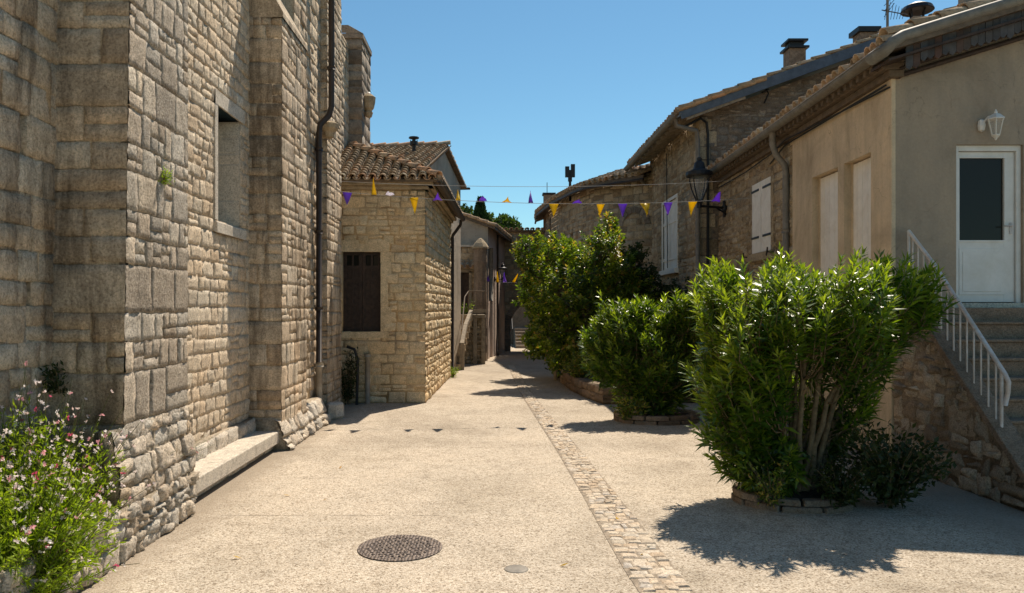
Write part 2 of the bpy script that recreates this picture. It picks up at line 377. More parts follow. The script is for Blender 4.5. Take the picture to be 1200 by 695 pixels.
def coverm():
    m,nt,b=newmat('cast_iron_cover');co=coord(nt)
    v=N(nt,'ShaderNodeTexVoronoi',Scale=38.);v.feature='F1';v.inputs['Randomness'].default_value=.35;L(nt,co,v.inputs['Vector'])
    c=ramp(nt,v.outputs['Distance'],[(.25,(.26,.20,.155)),(.45,(.075,.055,.045))])
    n=noise(nt,co,5,4);c=mixc(nt,.7,c,ramp(nt,n,[(.3,(.7,.7,.7)),(.7,(1.2,1.2,1.2))]),'MULTIPLY')
    L(nt,c,b.inputs['Base Color']);b.inputs['Roughness'].default_value=.6;b.inputs['Metallic'].default_value=.3
    L(nt,bump(nt,math_(nt,'MULTIPLY',v.outputs['Distance'],-1.),.01),b.inputs['Normal']);return m
M['cover']=coverm()

# ------------------------------------------------------------------ roofs
def tile_roof(mb,O,U,V,width,length,cw=.21,cl=.32,seed=3,r=.078,jit=.012):
    rs=np.random.RandomState(seed)
    O=np.asarray(O,float);U=nrm(U);V=nrm(V);Nn=np.cross(U,V)
    if Nn[2]<0: Nn=-Nn
    nc=max(1,int(round(width/cw)));nk=max(1,int(math.ceil(length/cl)))
    for i in range(nc):
        u=(i+.5)*width/nc
        cj=rs.uniform(-jit,jit)
        for k in range(nk):
            v0=k*cl-.03+rs.uniform(-jit,jit)*1.5;v1=min((k+1)*cl+.03,length+.03)
            for conv in (1,0):
                uu=u+cj+rs.uniform(-jit,jit)*.5+(0 if conv else width/nc/2)
                vs=[];n=6
                for (vv,rr,lift) in ((v0,r*1.08,.045),(v1,r*.86,.018)):
                    for th in (0,.014):
                        for a in range(n+1):
                            t=math.pi*a/n
                            if conv: du,dn=-math.cos(t)*(rr-th),math.sin(t)*(rr-th)+lift
                            else: du,dn=-math.cos(t)*(rr-th),-math.sin(t)*(rr-th)*.8+lift+.01
                            vs.append(O+U*(uu+du)+V*vv+Nn*dn)
                m=n+1;fs=[]
                for a in range(n):
                    fs.append((a,a+1,2*m+a+1,2*m+a));fs.append((a,m+a,m+a+1,a+1));fs.append((m+a,3*m+a,3*m+a+1,m+a+1))
                mb.add(vs,fs,(min(1,max(0,rs.normal(.5,.25))),rs.rand(),0))
def ridge(mb,A,B,r=.095,cl=.38,seed=1,tonebase=.8):
    rs=np.random.RandomState(seed);A=np.asarray(A,float);B=np.asarray(B,float)
    Lh=np.linalg.norm(B-A);d=(B-A)/Lh;sd=nrm(np.cross(d,UP));up=np.cross(sd,d);n=int(math.ceil(Lh/cl))
    for k in range(n):
        vs=[]
        for s_,rr,l in ((k*cl-.03,r*1.1,.03),((k+1)*cl+.02,r*.9,.0)):
            for th in (0,.015):
                for a in range(9):
                    t=math.pi*a/8;vs.append(A+d*min(s_,Lh)+sd*math.cos(t)*(rr-th)+up*(math.sin(t)*(rr-th)+l))
        fs=[]
        for a in range(8): fs+= [(a,a+1,18+a+1,18+a),(a,9+a,9+a+1,a+1),(9+a,27+a,27+a+1,9+a+1)]
        mb.add(vs,fs,(min(1,max(0,rs.normal(tonebase,.12))),rs.rand(),0))
def slab(mb,pts,th,tone=(.5,.5,0)):
    pts=[np.asarray(p,float) for p in pts];n=len(pts)
    v=pts+[p-UP*th for p in pts]
    mb.add(v,[tuple(range(n)),tuple(reversed(range(n,2*n)))]+[(i,n+i,n+(i+1)%n,(i+1)%n) for i in range(n)],tone)
def gutter(mb,A,B,r=.075,tone=(.5,.5,0)):
    A=np.asarray(A,float);B=np.asarray(B,float);d=nrm(B-A);sd=nrm(np.cross(d,UP));vs=[]
    for P in (A,B):
        for rr in (r,r-.008):
            for a in range(9):
                t=math.pi*a/8;vs.append(P+sd*math.cos(t)*rr-UP*math.sin(t)*rr)
    fs=[]
    for a in range(8): fs+=[(a,a+1,18+a+1,18+a),(9+a,27+a,27+a+1,9+a+1),(a,9+a,9+a+1,a+1),(18+a,19+a,28+a,27+a)]
    fs+=[(0,9,27,18),(8,26,35,17)]
    mb.add(vs,fs,tone);mb.tube([A+sd*r,B+sd*r],.011,6,tone);mb.tube([A-sd*r,B-sd*r],.011,6,tone)

# ------------------------------------------------------------------ foliage
def leaves(mb,P,D,Lg,W,rs,tn,fold=.25,droop=.15,roll=None):
    n=len(P);D=D/np.linalg.norm(D,axis=1)[:,None]
    ref=rs.normal(size=(n,3)) if roll is None else roll
    Sd=np.cross(D,ref);Sd/=np.maximum(1e-6,np.linalg.norm(Sd,axis=1))[:,None];Nn=np.cross(Sd,D)
    sg=np.sign(Nn[:,2:3]);sg[sg==0]=1;Nn=Nn*sg
    Lg=Lg[:,None];W=W[:,None]
    b=P;m=P+D*Lg*.45+Nn*Lg*.02;l=P+D*Lg*.45-Sd*W+Nn*W*fold;r=P+D*Lg*.45+Sd*W+Nn*W*fold;t=P+D*Lg-Nn*Lg*droop
    V=np.stack([b,l,m,r,t],1).reshape(-1,3)
    q=np.arange(n)[:,None]*5
    Q=np.concatenate([q+np.array([[0,2,4,1]]),q+np.array([[0,3,4,2]])],1).reshape(-1,4)
    T=np.zeros((n*2,3));T[:,0]=np.repeat(np.clip(tn,0,1),2)
    mb.addq(V,Q,T)
def shell_points(blobs,n,rs,lo=.65,inner=.25,sq=1.):
    B=np.array([[*b[0],b[1]] for b in blobs]);w=B[:,3]**2;w/=w.sum();out=[];dep=[]
    while len(out)<n:
        i=rs.choice(len(B),p=w);d=nrm(rs.normal(size=3));r=B[i,3]*rs.uniform(lo,1.03)
        p=B[i,:3]+d*r*np.array([1,1,sq])
        q=np.linalg.norm((p-B[:,:3])/np.array([1,1,sq]),axis=1)/B[:,3];q[i]=9
        if q.min()<.72 and rs.rand()>inner: continue
        if p[2]<.05: continue
        out.append(p)
    return np.array(out)
def shoots(mb,P,A,rs,nw=8,per=3,sl=.22,ll=(.10,.15),lw=.010,ang=(75,25),tone0=.45,tv=.2,zt=None,smb=None):
    """leafy shoots: whorls of long leaves up a short stem, tip at P, axis A"""
    n=len(P);A=A/np.linalg.norm(A,axis=1)[:,None]
    X=np.cross(A,rs.normal(size=(n,3)));X/=np.linalg.norm(X,axis=1)[:,None];Y=np.cross(A,X)
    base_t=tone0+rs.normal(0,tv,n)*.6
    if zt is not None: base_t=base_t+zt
    for w in range(nw):
        s=w/(nw-1) if nw>1 else 1
        for k in range(per):
            a=2*math.pi*k/per+w*1.05+rs.uniform(-.4,.4,n)
            th=np.radians(ang[0]+(ang[1]-ang[0])*s+rs.uniform(-14,14,n))
            rad=np.cos(a)[:,None]*X+np.sin(a)[:,None]*Y
            D=A*np.cos(th)[:,None]+rad*np.sin(th)[:,None]
            lg=rs.uniform(*ll,n)*(1-.35*s*s)
            keep=rs.rand(n)<.93
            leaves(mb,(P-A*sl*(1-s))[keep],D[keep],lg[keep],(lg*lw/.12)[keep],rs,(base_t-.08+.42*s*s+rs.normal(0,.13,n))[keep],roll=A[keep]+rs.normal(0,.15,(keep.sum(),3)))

def small_plant(name,label,cat,c,r,h,n,mat,seed,ll=(.03,.06),parent=None,group=None,thin=.4):
    rs=np.random.RandomState(seed);c=np.asarray(c,float)
    t=thing(name,label,cat,tuple(c),group)
    st=MB();fo=MB();P=[];D=[]
    for i in range(max(5,n//40)):
        a=rs.uniform(0,2*math.pi);rr=r*math.sqrt(rs.rand());tip=c+np.array([math.cos(a)*rr,math.sin(a)*rr,h*rs.uniform(.5,1)])
        mid=(c+tip)/2+np.array([0,0,h*.12]);st.tube([c+(tip-c)*.02,mid,tip],[.006,.004,.002],5)
        for k in range(40):
            s=rs.uniform(.15,1);p=c*(1-s)+tip*s+rs.normal(0,.03+.04*s*r,3);p[2]=max(p[2],c[2]+.01);P.append(p);D.append(nrm(tip-c)*.6+rs.normal(0,.7,3))
    P=np.array(P);D=np.array(D);lg=rs.uniform(*ll,len(P))
    leaves(fo,P,D,lg,lg*thin*.5,rs,rs.rand(len(P)))
    st.build('stems',M['stem'],t);fo.build('foliage',mat,t);return t

# ================================================================== SETTING
def sheet(name,x0,x1,y0,y1,z,mat):
    mb=MB();mb.add([(x0,y0,z),(x1,y0,z),(x1,y1,z),(x0,y1,z)],[(0,1,2,3)]);o=mb.build(name,mat);return kind(o,'structure')
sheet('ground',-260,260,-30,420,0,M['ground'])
# expansion joints sawn across the slab
mb=MB()
rsj=np.random.RandomState(5)
for (x0,x1,y) in ((-2.75,1.0,7.06),(1.45,4.8,7.06),(-2.7,-1.6,8.62),(-2.8,.88,12.15),(1.15,4.9,12.15)):
    xs=np.arange(x0,x1,.25)
    for a,b in zip(xs,xs[1:]):
        if rsj.rand()<.38: continue
        w=rsj.uniform(.002,.005);dy=rsj.uniform(-.004,.004)
        mb.add([(a,y+dy-w,.004),(b,y+dy-w,.004),(b,y+dy+w,.004),(a,y+dy+w,.004)],[(0,1,2,3)])
kind(mb.build('joint_line',M['joint']),'structure')
# strip of setts along the street
mb=MB();rs=np.random.RandomState(21)
cl=[(5.0,1.17,.34),(5.6,1.14,.345),(6.54,1.12,.345),(8,1.08,.32),(10.6,1.0,.29),(14.5,.84,.25),(18,.72,.24),(26,.6,.22)]
def strip(y):
    ys=[c[0] for c in cl];return np.interp(y,ys,[c[1] for c in cl]),np.interp(y,ys,[c[2] for c in cl])
y=3.6;bed=MB();row=[]
while y<26:
    st=rs.uniform(.065,.115)
    xc,w=strip(y);n=4 if rs.rand()<.7 else 3
    cuts=np.cumsum([0]+list(rs.uniform(.6,1.4,n)));cuts=cuts/cuts[-1]*w+xc-w/2+rs.uniform(-.02,.02)
    for a,b in zip(cuts,cuts[1:]):
        q=rs.uniform(-.014,.014,(4,2));g=.003;zt=.011+rs.uniform(-.003,.005);yo=rs.uniform(-.02,.02)
        P=np.array([(a+g,y+g+yo),(b-g,y+g+yo),(b-g,y+st-g+yo),(a+g,y+st-g+yo)])+q;c=P.mean(0)
        In=P+(c-P)*.22
        vs=[(p[0],p[1],.0045) for p in P]+[(p[0],p[1],zt+rs.uniform(-.002,.002)) for p in In]+[(c[0],c[1],zt+.003)]
        mb.add(vs,[(0,1,5,4),(1,2,6,5),(2,3,7,6),(3,0,4,7),(4,5,8),(5,6,8),(6,7,8),(7,4,8)],(rs.rand(),rs.rand(),0))
    row.append((y,xc,w));y+=st
vs=[];fs=[]
for i,(yy,xc,w) in enumerate(row):
    vs+=[(xc-w/2-.015,yy,.004),(xc+w/2+.015,yy,.004)]
    if i: fs.append((2*i-2,2*i-1,2*i+1,2*i))
bed.add(vs,fs)
kind(bed.build('paving_bed',M['joint']),'structure')
kind(mb.build('paving_strip',M['sett'],smooth=False),'structure')
# hill behind the village
mb=MB();gx=np.linspace(-120,140,53);gy=np.linspace(55,260,42)
rs=np.random.RandomState(4);V=[]
for yy in gy:
    for xx in gx:
        k=min(1,max(0,(yy-58)/50));k=k*k*(3-2*k)
        V.append((xx,yy,-.5+k*(8.8+3*math.sin(xx*.05+2.2)-.06*max(0,xx-0)+1.2*math.sin(xx*.21+yy*.13)-min(0,xx+20)*-.02)))
Fs=[(j*53+i,j*53+i+1,(j+1)*53+i+1,(j+1)*53+i) for j in range(41) for i in range(52)]
mb.add(V,Fs);kind(mb.build('hill',M['hill'],smooth=True),'structure')

# ================================================================== CHURCH
ch=thing('church','tall grey stone church wall with buttresses filling the left side of the street','church',(-3.3,9,0))
def chk(x): return Fr((x,0),(x,1))          # faces +X, u = Y
def fy(y): return Fr((0,y),(1,y))           # faces -Y, u = X
nv=chk(-3.3)
win=[(9.15,10.02,2.96,4.33)]
mb=MB();stones(mb,nv,15.0,0,9.9,hr=(.14,.23),wr=(.15,.38),depth=.010,rough=.009,ops=win,u0=6.6,seed=2,thick=.7,res=.05,edge=.006,gap=.006,split=.12,wob=.012,var=.005,pillow=.2)
mb.build('nave_wall',M['nave'],ch,smooth=True)
mb=MB();stones(mb,chk(-3.42),6.1,0,9.9,hr=(.18,.28),wr=(.2,.44),depth=.012,rough=.008,u0=1.0,seed=3,wob=.012,gap=.008,edge=.008,split=.1,var=.006,pillow=.2,thick=.6,ops=[(5.55,5.62,3.02,3.32),(5.62,5.69,1.92,2.1)])
mb.build('nave_wall',M['church'],ch,smooth=True)
mb=MB();mb.box(-4.6,-4.05,1,14.7,0,9.7);mb.box(-12,-4.55,1,14.7,0,9.0);mb.box(-12,-3.9,14.7,18.7,0,7.8);mb.build('core_wall',M['church'],ch)
mb=MB();stones(mb,chk(-3.3),18.7,0,7.9,hr=(.15,.25),wr=(.2,.45),u0=15.0,seed=4,thick=.6,res=.2);mb.build('nave_wall',M['church'],ch,smooth=True)
# window: jambs, head, sill, panel
w=thing  # alias kept short
mb=MB();stones(mb,Fr((-3.31,10.0),(-3.80,10.0),flip=True),.49,2.96,4.33,hr=(.3,.5),wr=(.6,.7),depth=.006,rough=.001,wob=.001,gap=.005,seed=5,thick=.015,var=.001,res=.2)
mb.wbox(nv,9.06,9.153,2.96,4.42,-.5,.022);mb.wbox(nv,9.06,10.12,4.33,4.5,-.5,.026)
wf=mb.build('window',M['slab'],ch)
mb=MB();mb.add([nv.p(9.05,2.80,.05),nv.p(10.12,2.80,.05),nv.p(10.12,3.0,-.46),nv.p(9.05,3.0,-.46),nv.p(9.05,2.93,.05),nv.p(10.12,2.93,.05),nv.p(10.12,3.12,-.46),nv.p(9.05,3.12,-.46)],
  [(0,1,2,3),(7,6,5,4),(0,4,5,1),(1,5,6,2),(2,6,7,3),(3,7,4,0)]);ORG[wf]=ORG[ch];mb.build('sill',M['slab'],wf,bevel=.008)
mb=MB();mb.wbox(nv,9.15,9.98,2.96,4.33,-.50,-.46);mb.build('panel',M['slab'],wf)  # no glass: pale panel, its lightness stands in for bounced light

def buttress(y0,y1,x0,x1,z1,batter=0.,hr=(.25,.5),wr=(.3,.6),seed=1,mat='buttress',matf=None,res=.07,top=True,depth=.012,back=.3,frontw=(.25,.5)):
    """box of dressed stone: face to the street (+X) and face to the viewer (-Y)"""
    mb=MB()
    fx=chk(x1);stones(mb,fx,y1,0,z1,hr=hr,wr=wr,u0=y0,seed=seed,depth=depth,rough=.006,thick=.05,res=.05 if res<.1 else res,wob=.009,var=.005,gap=.005,edge=.006,split=.35,pillow=.1)
    a=MB();stones(a,fy(y0),x1,0,z1,hr=hr,wr=frontw,u0=x0,seed=seed,depth=depth,rough=.004,thick=.05,res=res,wob=.007,var=.004,gap=.005,edge=.006,split=.2,pillow=.1)
    mb.box(x0,x1-.02,y0+.02,y1-.001,0,z1-.001,(.5,.5,1))
    for q in (mb,a):
        for v in q.V:
            v[:,1]+=batter*v[:,2]*np.clip((y1-v[:,1])/(y1-y0),0,1)
    cuts=None
    o=mb.build('buttress',M[mat],ch,smooth=True);o2=a.build('buttress_front',M[matf or mat],o,smooth=True)
    return o
buttress(5.9,7.16,-3.44,-2.86,9.9,batter=.03,hr=(.20,.40),wr=(.13,.40),seed=31,mat='buttress',matf='church')
buttress(10.35,11.72,-3.4,-2.86,5.84,batter=.004,hr=(.16,.34),wr=(.14,.36),seed=32,mat='church',matf='church',frontw=(.2,.5))
# sloping cap of the second buttress
mb=MB();mb.add([(-3.4,10.37,5.83),(-2.83,10.34,5.83),(-2.83,11.73,5.83),(-3.4,11.73,5.83),(-3.31,10.34,6.75),(-3.31,11.73,6.75),(-2.83,10.34,5.9),(-2.83,11.73,5.9),(-3.4,10.34,6.75),(-3.4,11.73,6.75)],
 [(0,1,6,4,8),(1,2,7,6),(6,7,5,4),(2,3,9,5,7),(4,5,9,8)]);mb.build('buttress_cap',M['church'],ch)
# set-back plane above and beside the second buttress
mb=MB();stones(mb,chk(-3.04),13.6,0,9.9,hr=(.15,.26),wr=(.18,.4),u0=11.72,seed=34,thick=.4,depth=.012,rough=.009,edge=.008,gap=.008,wob=.014,pillow=.2)
mb.build('nave_wall',M['church'],ch,smooth=True)
buttress(13.5,14.75,-3.3,-2.93,9.9,hr=(.15,.28),wr=(.16,.4),seed=35,mat='church',frontw=(.2,.37))
buttress(17.5,18.7,-3.42,-3.0,8.05,hr=(.25,.42),wr=(.3,.5),seed=36,mat='grey_stone',res=.2)
mb=MB();mb.box(-3.45,-2.96,17.45,18.75,8.05,8.17);mb.add([(-3.45,17.45,8.17),(-2.96,17.45,8.17),(-2.96,18.75,8.17),(-3.45,18.75,8.17),(-3.45,17.45,8.36),(-3.45,18.75,8.36),(-3.3,17.45,8.36),(-3.3,18.75,8.36)],[(0,1,6,4),(1,2,7,6),(4,6,7,5),(2,3,5,7)])
mb.build('buttress_cap',M['grey_stone'],ch,bevel=.02)
mb=MB();mb.lathe((-2.9,17.9,6.35),[(0,0),(.07,.02),(.1,.12),(.07,.16),(.12,.22),(.15,.36),(.16,.48),(.06,.56),(0,.57)],9);mb.build('corbel',M['brown_stone'],ch)
# rough plinth stones at the foot of the wall
mb=MB();stones(mb,chk(-2.78),7.14,0,.40,hr=(.12,.24),wr=(.12,.36),u0=3.2,seed=40,depth=.028,rough=.016,thick=.12,res=.04,wob=.03,var=.018,gap=.012,edge=.008,pillow=.15,split=.35)
backing(mb,chk(-2.80),7.12,.30,.42,[],.1,3.2)
mb2=MB();o=mb.build('plinth',M['plinth'],ch,smooth=True)
mb=MB();stones(mb,chk(-3.22),10.33,.2,.43,hr=(.2,.26),wr=(.22,.45),u0=7.17,seed=41,depth=.03,rough=.012,thick=.1,res=.05,wob=.012,var=.015,gap=.012,edge=.02)
mb.build('plinth',M['plinth'],ch,smooth=True)
mb=MB();stones(mb,chk(-2.74),12.9,0,.42,hr=(.13,.22),wr=(.15,.3),u0=10.3,seed=42,depth=.04,rough=.02,thick=.3,res=.05,wob=.015,var=.03,gap=.015,edge=.03)
for v in mb.V: v[:,0]-=np.clip((v[:,2])*.45,0,.2)
mb.build('plinth',M['plinth'],ch,smooth=True)
# battered rubble course under the first buttress
mb=MB();stones(mb,chk(-2.86),7.15,.40,.98,hr=(.13,.24),wr=(.12,.34),u0=5.75,seed=43,depth=.02,rough=.014,thick=.1,res=.045,wob=.02,var=.014,gap=.01,edge=.008,pillow=.15,split=.35)
for v in mb.V: v[:,0]+=np.clip((.98-v[:,2]),0,1)*.13
mb.build('plinth',M['plinth'],ch,smooth=True)
# rain pipe
def pipe(name,pts,r,mat,parent,n=10,bands=()):
    mb=MB();mb.tube(pts,r,n)
    for b in bands: b=np.asarray(b,float);mb.tube([b-UP*.03,b+UP*.03],r*1.35,n)
    return mb.build(name,M[mat],parent,smooth=True)
px_=-2.93
pp=pipe('rain_pipe',[(-2.76,13.1,9.8),(-2.76,13.1,5.35),(-2.80,13.1,5.2),(-2.93,13.0,5.02),(-2.95,13.0,4.85),(-2.95,13.0,.95)],.05,'pipe_brown',ch,bands=[(-2.95,13,z) for z in (4.6,3.2,1.9)]+[(-2.76,13.1,z) for z in (6,8)])
pipe('rain_pipe',[(-2.95,13.0,1.0),(-2.95,13.0,.12),(-2.9,12.95,.05)],.058,'pale_pipe',ch,bands=[(-2.95,13,.95),(-2.95,13,.3)])
mb=MB();mb.lathe((-2.84,13.32,4.88),[(0,-.05),(.08,0),(.1,.08),(.16,.14),(.17,.22),(.1,.26),(0,.26)],9);mb.build('corbel',M['brown_stone'],ch)

# stone bench slab
mb=MB();mb.box(-3.28,-2.87,7.17,10.33,.1,.26);b=mb.build('stone_bench',M['slab'],bevel=.012)
tag(b,'long pale granite slab bench at the foot of the church wall between two buttresses','bench')
mb=MB();stones(mb,chk(-2.98),10.33,0,.1,hr=(.09,.1),wr=(.5,.9),u0=7.17,seed=44,depth=.03,thick=.28,res=.15);mb.build('bench_footing',M['plinth'],b)
mb=MB();rs=np.random.RandomState(3)
v=[];n=8
for a in range(6):
    z=[0,.05,.17,.24,.27,.28][a];r=[.17,.19,.185,.16,.12,.0][a]
    for k in range(n):
        t=2*math.pi*(k+.5)/n;q=rs.uniform(.9,1.08);v.append((-2.76+r*q*math.cos(t)*.95,13.38+r*q*math.sin(t)*1.2,z))
mb.add(v,[(a*n+k,a*n+(k+1)%n,(a+1)*n+(k+1)%n,(a+1)*n+k) for a in range(5) for k in range(n)])
tag(mb.build('guard_stone',M['slab']),'worn pale guard stone on the paving below the brown rain pipe','guard stone')

# ================================================================== LOW STONE HOUSE (left)
h1=thing('stone_house','low tan stone house with a hipped tile roof and dark shutters beside the church','house',(-1.38,15.5,0))
ff=Fr((-3.28,15.5),(-1.38,15.5));fs=Fr((-1.38,15.5),(-1.2,21.6))
x=lambda p:(p-CX)/F*15.5+3.28
W1=[(x(401),x(446),1.44,3.05)]
mb=MB();stones(mb,ff,1.9,0,4.3,hr=(.15,.27),wr=(.16,.46),depth=.009,rough=.004,ops=W1,seed=51,res=.08,wob=.018,var=.005,gap=.010,split=.4,thick=.35,edge=.02)
mb.build('front_wall',M['house_stone'],h1,smooth=True)
mb=MB();stones(mb,fs,fs.L,0,4.3,hr=(.15,.22),wr=(.2,.36),depth=.026,rough=.016,seed=52,res=.06,thick=.35,var=.014,gap=.016,split=.25,wob=.018,edge=.02)
mb.build('side_wall',M['house_stone'],h1,smooth=True)
# dressed window surround + shutters
mb=MB();u0,u1,a,b=W1[0]
mb.wbox(ff,u0-.02,u1+.17,b,b+.24,-.2,.012);mb.wbox(ff,u0-.02,u1+.17,a-.13,a,-.2,.018)
for i,(p,q) in enumerate(((a,a+.5),(a+.51,a+1.05),(a+1.06,b-.003))): mb.wbox(ff,u1,u1+(.15 if i%2 else .22),p,q,-.2,.012)
wd=mb.build('window',M['house_stone'],h1,bevel=.006);ORG[wd]=ORG[h1]
mb=MB()
um=(u0+u1)/2
for p,q in ((u0,um),(um,u1)):
    mb.wbox(ff,p+.004,q-.004,a,b-.28,-.16,-.13)
    mb.wbox(ff,p+.004,p+.07,a,b,-.13,-.105);mb.wbox(ff,q-.07,q-.004,a,b,-.13,-.105)
    for zz in (a,a+.5,a+1.0,b-.34): mb.wbox(ff,p+.07,q-.07,zz,zz+.07,-.13,-.107)
    mb.wbox(ff,(p+q)/2-.02,(p+q)/2+.02,a,b,-.13,-.108);mb.wbox(ff,p+.07,q-.07,b-.06,b,-.13,-.107)
mb.build('shutter',M['dark_wood'],wd)
mb=MB();mb.wbox(ff,u0,u1,a,b,-.2,-.17);mb.build('pane',M['glass'],wd)
# cornice, roof
zc=4.3
mb=MB()
mb.wbox(ff,-.0,1.98,zc,zc+.07,-.3,.08);mb.wbox(ff,0,2.08,zc+.07,zc+.15,-.3,.17)
mb.wbox(fs,-.08,6.1,zc,zc+.07,-.3,.08);mb.wbox(fs,-.16,6.1,zc+.07,zc+.15,-.3,.17)
mb.build('cornice',M['brown_stone'],h1,bevel=.01)
E0=np.array([-1.10,15.22,4.47]);sl=.51
hipdir=nrm([-1,1,sl]);hipB=E0+np.array([-2.1,2.1,sl*2.1])
# camera-facing plane
Ea=np.array([-3.3,15.22,4.47]);V1=nrm([0,1,sl])
mb=MB();tile_roof(mb,Ea,(1,0,0),V1,2.2,2.6,cw=.2,cl=.16,seed=61,r=.075)
mb.build('roof',M['tile'],h1,smooth=True,cuts=[(E0,nrm([1,1,0]))])
mb=MB();fsd=fs.U;Ns=fs.N;V2=nrm(-Ns+UP*sl);Eb=E0+fsd*0
tile_roof(mb,E0+fsd*6.4,-fsd,V2,6.4,2.5,cw=.2,cl=.3,seed=62)
mb.build('roof',M['tile'],h1,smooth=True,cuts=[(E0,nrm([-1,-1,0]))])
mb=MB();ridge(mb,E0+UP*.05,hipB+UP*.05,seed=4,r=.085,cl=.34);mb.build('hip_tiles',M['tile'],h1,smooth=True)
mb=MB();slab(mb,[E0,hipB,(-3.3,17.42,E0[2]+sl*2.2),Ea],.05);slab(mb,[E0,E0+fsd*6.4,E0+fsd*6.4-Ns*2.1+UP*sl*2.1,hipB],.05);mb.build('roof_boards',M['beam_wood'],h1)
mb=MB();gutter(mb,E0+Ns*.06+np.array([0,-.02,-.03]),E0+fsd*6.4+Ns*.06-UP*.05,.065)
mb.build('gutter',M['pipe_brown'],h1)
q=fs.p(6.05,0,0)
pipe('drainpipe',[q+Ns*.3+UP*4.4,q+Ns*.28+UP*4.25,q+Ns*.06+UP*3.95,q+Ns*.06+UP*3.8,q+Ns*.06+UP*.0],.045,'pipe_brown',h1)
mb=MB();mb.box(-3.25,-1.6,19,21.5,0,4.3);mb.build('rear_wall',M['brown_stone'],h1)
pipe('vent_pipe',[(-2.52,15.42,1.0),(-2.52,15.42,0)],.05,'pale_pipe',h1,bands=[(-2.52,15.42,.97)])

# ================================================================== GABLED HOUSE BEHIND
h2=thing('gabled_house','tall plain plastered house with a steep tile gable behind the low stone house','house',(-1.5,21,0))
A=np.array([-1.78,19.4,0]);B=np.array([-1.03,24.6,0])
f2=Fr(A,B)
pk=at(523,172,22.0);lo=at(489,194,19.5);hi=at(540,214,24.5)
pkp=f2.p(np.dot(pk-f2.O,f2.U),pk[2],0);
def onf(f,P): return f.p(np.dot(P-f.O,f.U),P[2],0)
lo=onf(f2,lo);hi=onf(f2,hi);pk=onf(f2,pk)
mb=MB();t=.3
poly=[f2.p(0.05,0,0),f2.p(f2.L,0,0),hi-UP*.12,pk-UP*.12,lo-UP*.12]
poly2=[p-f2.N*5 for p in poly]
mb.add(poly+poly2,[(0,1,2,3,4),(9,8,7,6,5),(0,5,6,1),(1,6,7,2),(2,7,8,3),(3,8,9,4),(4,9,5,0)])
mb.build('wall',M['plaster_tan'],h2)
nin=-f2.N
mb=MB();v=pk-lo;Ls=np.linalg.norm(v)
e=lo-nrm(v)*.35+f2.N*.14
tile_roof(mb,e+nin*5,f2.N,nrm(v),5.0,Ls+.35,cw=.21,cl=.2,seed=70,r=.078)
v2=pk-hi;e2=hi-nrm(v2)*.35+f2.N*.14
tile_roof(mb,e2,nin,nrm(v2),5.0,np.linalg.norm(v2)+.35,cw=.21,cl=.3,seed=71,r=.078)
mb.build('roof',M['tile'],h2,smooth=True)
mb=MB();ridge(mb,pk+f2.N*.14+UP*.05,pk+nin*5+UP*.05,seed=7);mb.build('ridge_tiles',M['tile'],h2,smooth=True)
mb=MB();slab(mb,[e,pk+f2.N*.14,pk+nin*5,e+nin*5],.07);slab(mb,[pk+f2.N*.14,e2,e2+nin*5,pk+nin*5],.07);mb.build('roof_boards',M['beam_wood'],h2)
mb=MB();gutter(mb,e2+f2.N*.1-nrm(v2)*.05-UP*.02,e2+nin*3-nrm(v2)*.05-UP*.02,.06);mb.build('gutter',M['pipe_brown'],h2)
fl=at(485,195,21.0)
mb=MB();mb.tube([fl-UP*.2,fl+UP*.75],.05,8);mb.tube([fl+UP*.58,fl+UP*.68],.11,8);mb.tube([fl+UP*.76,fl+UP*.80],.14,8)
for k in range(4):
    a=k*math.pi/2;d=np.array([math.cos(a),math.sin(a),0])*.09;mb.tube([fl+d+UP*.6,fl+d+UP*.72],.012,4)
mb.build('flue',M['iron'],h2)

# ================================================================== TERRACE, GARDEN WALL, PIER
tr=thing('garden_terrace','raised terrace with stone steps and a weathered wooden handrail on posts','terrace',(-.8,25,0))
mb=MB()
for i in range(9): mb.box(-2.1,-1.02+i*.04,23.7+i*.29,24.02+i*.29+.25,0 if i<1 else i*.19-.03,(i+1)*.19)
mb.build('steps',M['brown_stone'],tr,bevel=.01)
mb=MB();mb.box(-2.2,-.28,26.3,28.4,1.58,1.7);mb.build('platform',M['pale_wood'],tr,bevel=.01)
fw=Fr((-2.2,26.55),(-.32,26.55));mb=MB();stones(mb,fw,1.88,0,1.58,hr=(.1,.2),wr=(.12,.3),seed=81,res=.1,depth=.03);mb.build('under_wall',M['brown_stone'],tr,smooth=True)
for xx in (-.34,-.62): 
    mb=MB();mb.beam((xx,26.4,0),(xx,26.4,1.6),.13,.13,up=np.array([0,1.,0]));mb.build('post',M['pale_wood'],tr)
mb=MB();mb.beam((-.98,23.9,0),(-.98,23.9,.85),.15,.15,up=np.array([0,1.,0]));mb.build('post',M['pale_wood'],tr)
mb=MB();pts=[(-.98,23.85,.72),(-.97,24.2,.86),(-.9,25.0,1.35),(-.75,26.2,1.82),(-.25,26.3,1.84)]
for p,q in zip(pts,pts[1:]): mb.beam(p,q,.12,.12)
mb.build('handrail',M['pale_wood'],tr)
mb=MB();mb.tube([(-.98,23.9,1.25),(-.95,25.6,2.3),(-.85,26.3,2.5),(-.28,26.3,2.5)],.02,6);mb.tube([(-.85,26.3,2.1),(-.28,26.3,2.1)],.014,6)
for p in ((-.85,1.7,26.3),(-.56,1.7,26.3),(-.28,1.7,26.3)): mb.tube([(p[0],26.3,1.7),(p[0],26.3,2.5)],.018,6)
mb.build('railing',M['beam_wood'],tr)
small_plant('terrace_plant','bright green plant growing over the top of the terrace steps','plant',(-1.0,26.7,1.7),.35,.5,500,M['grass_leaf'],91)
mb=MB();
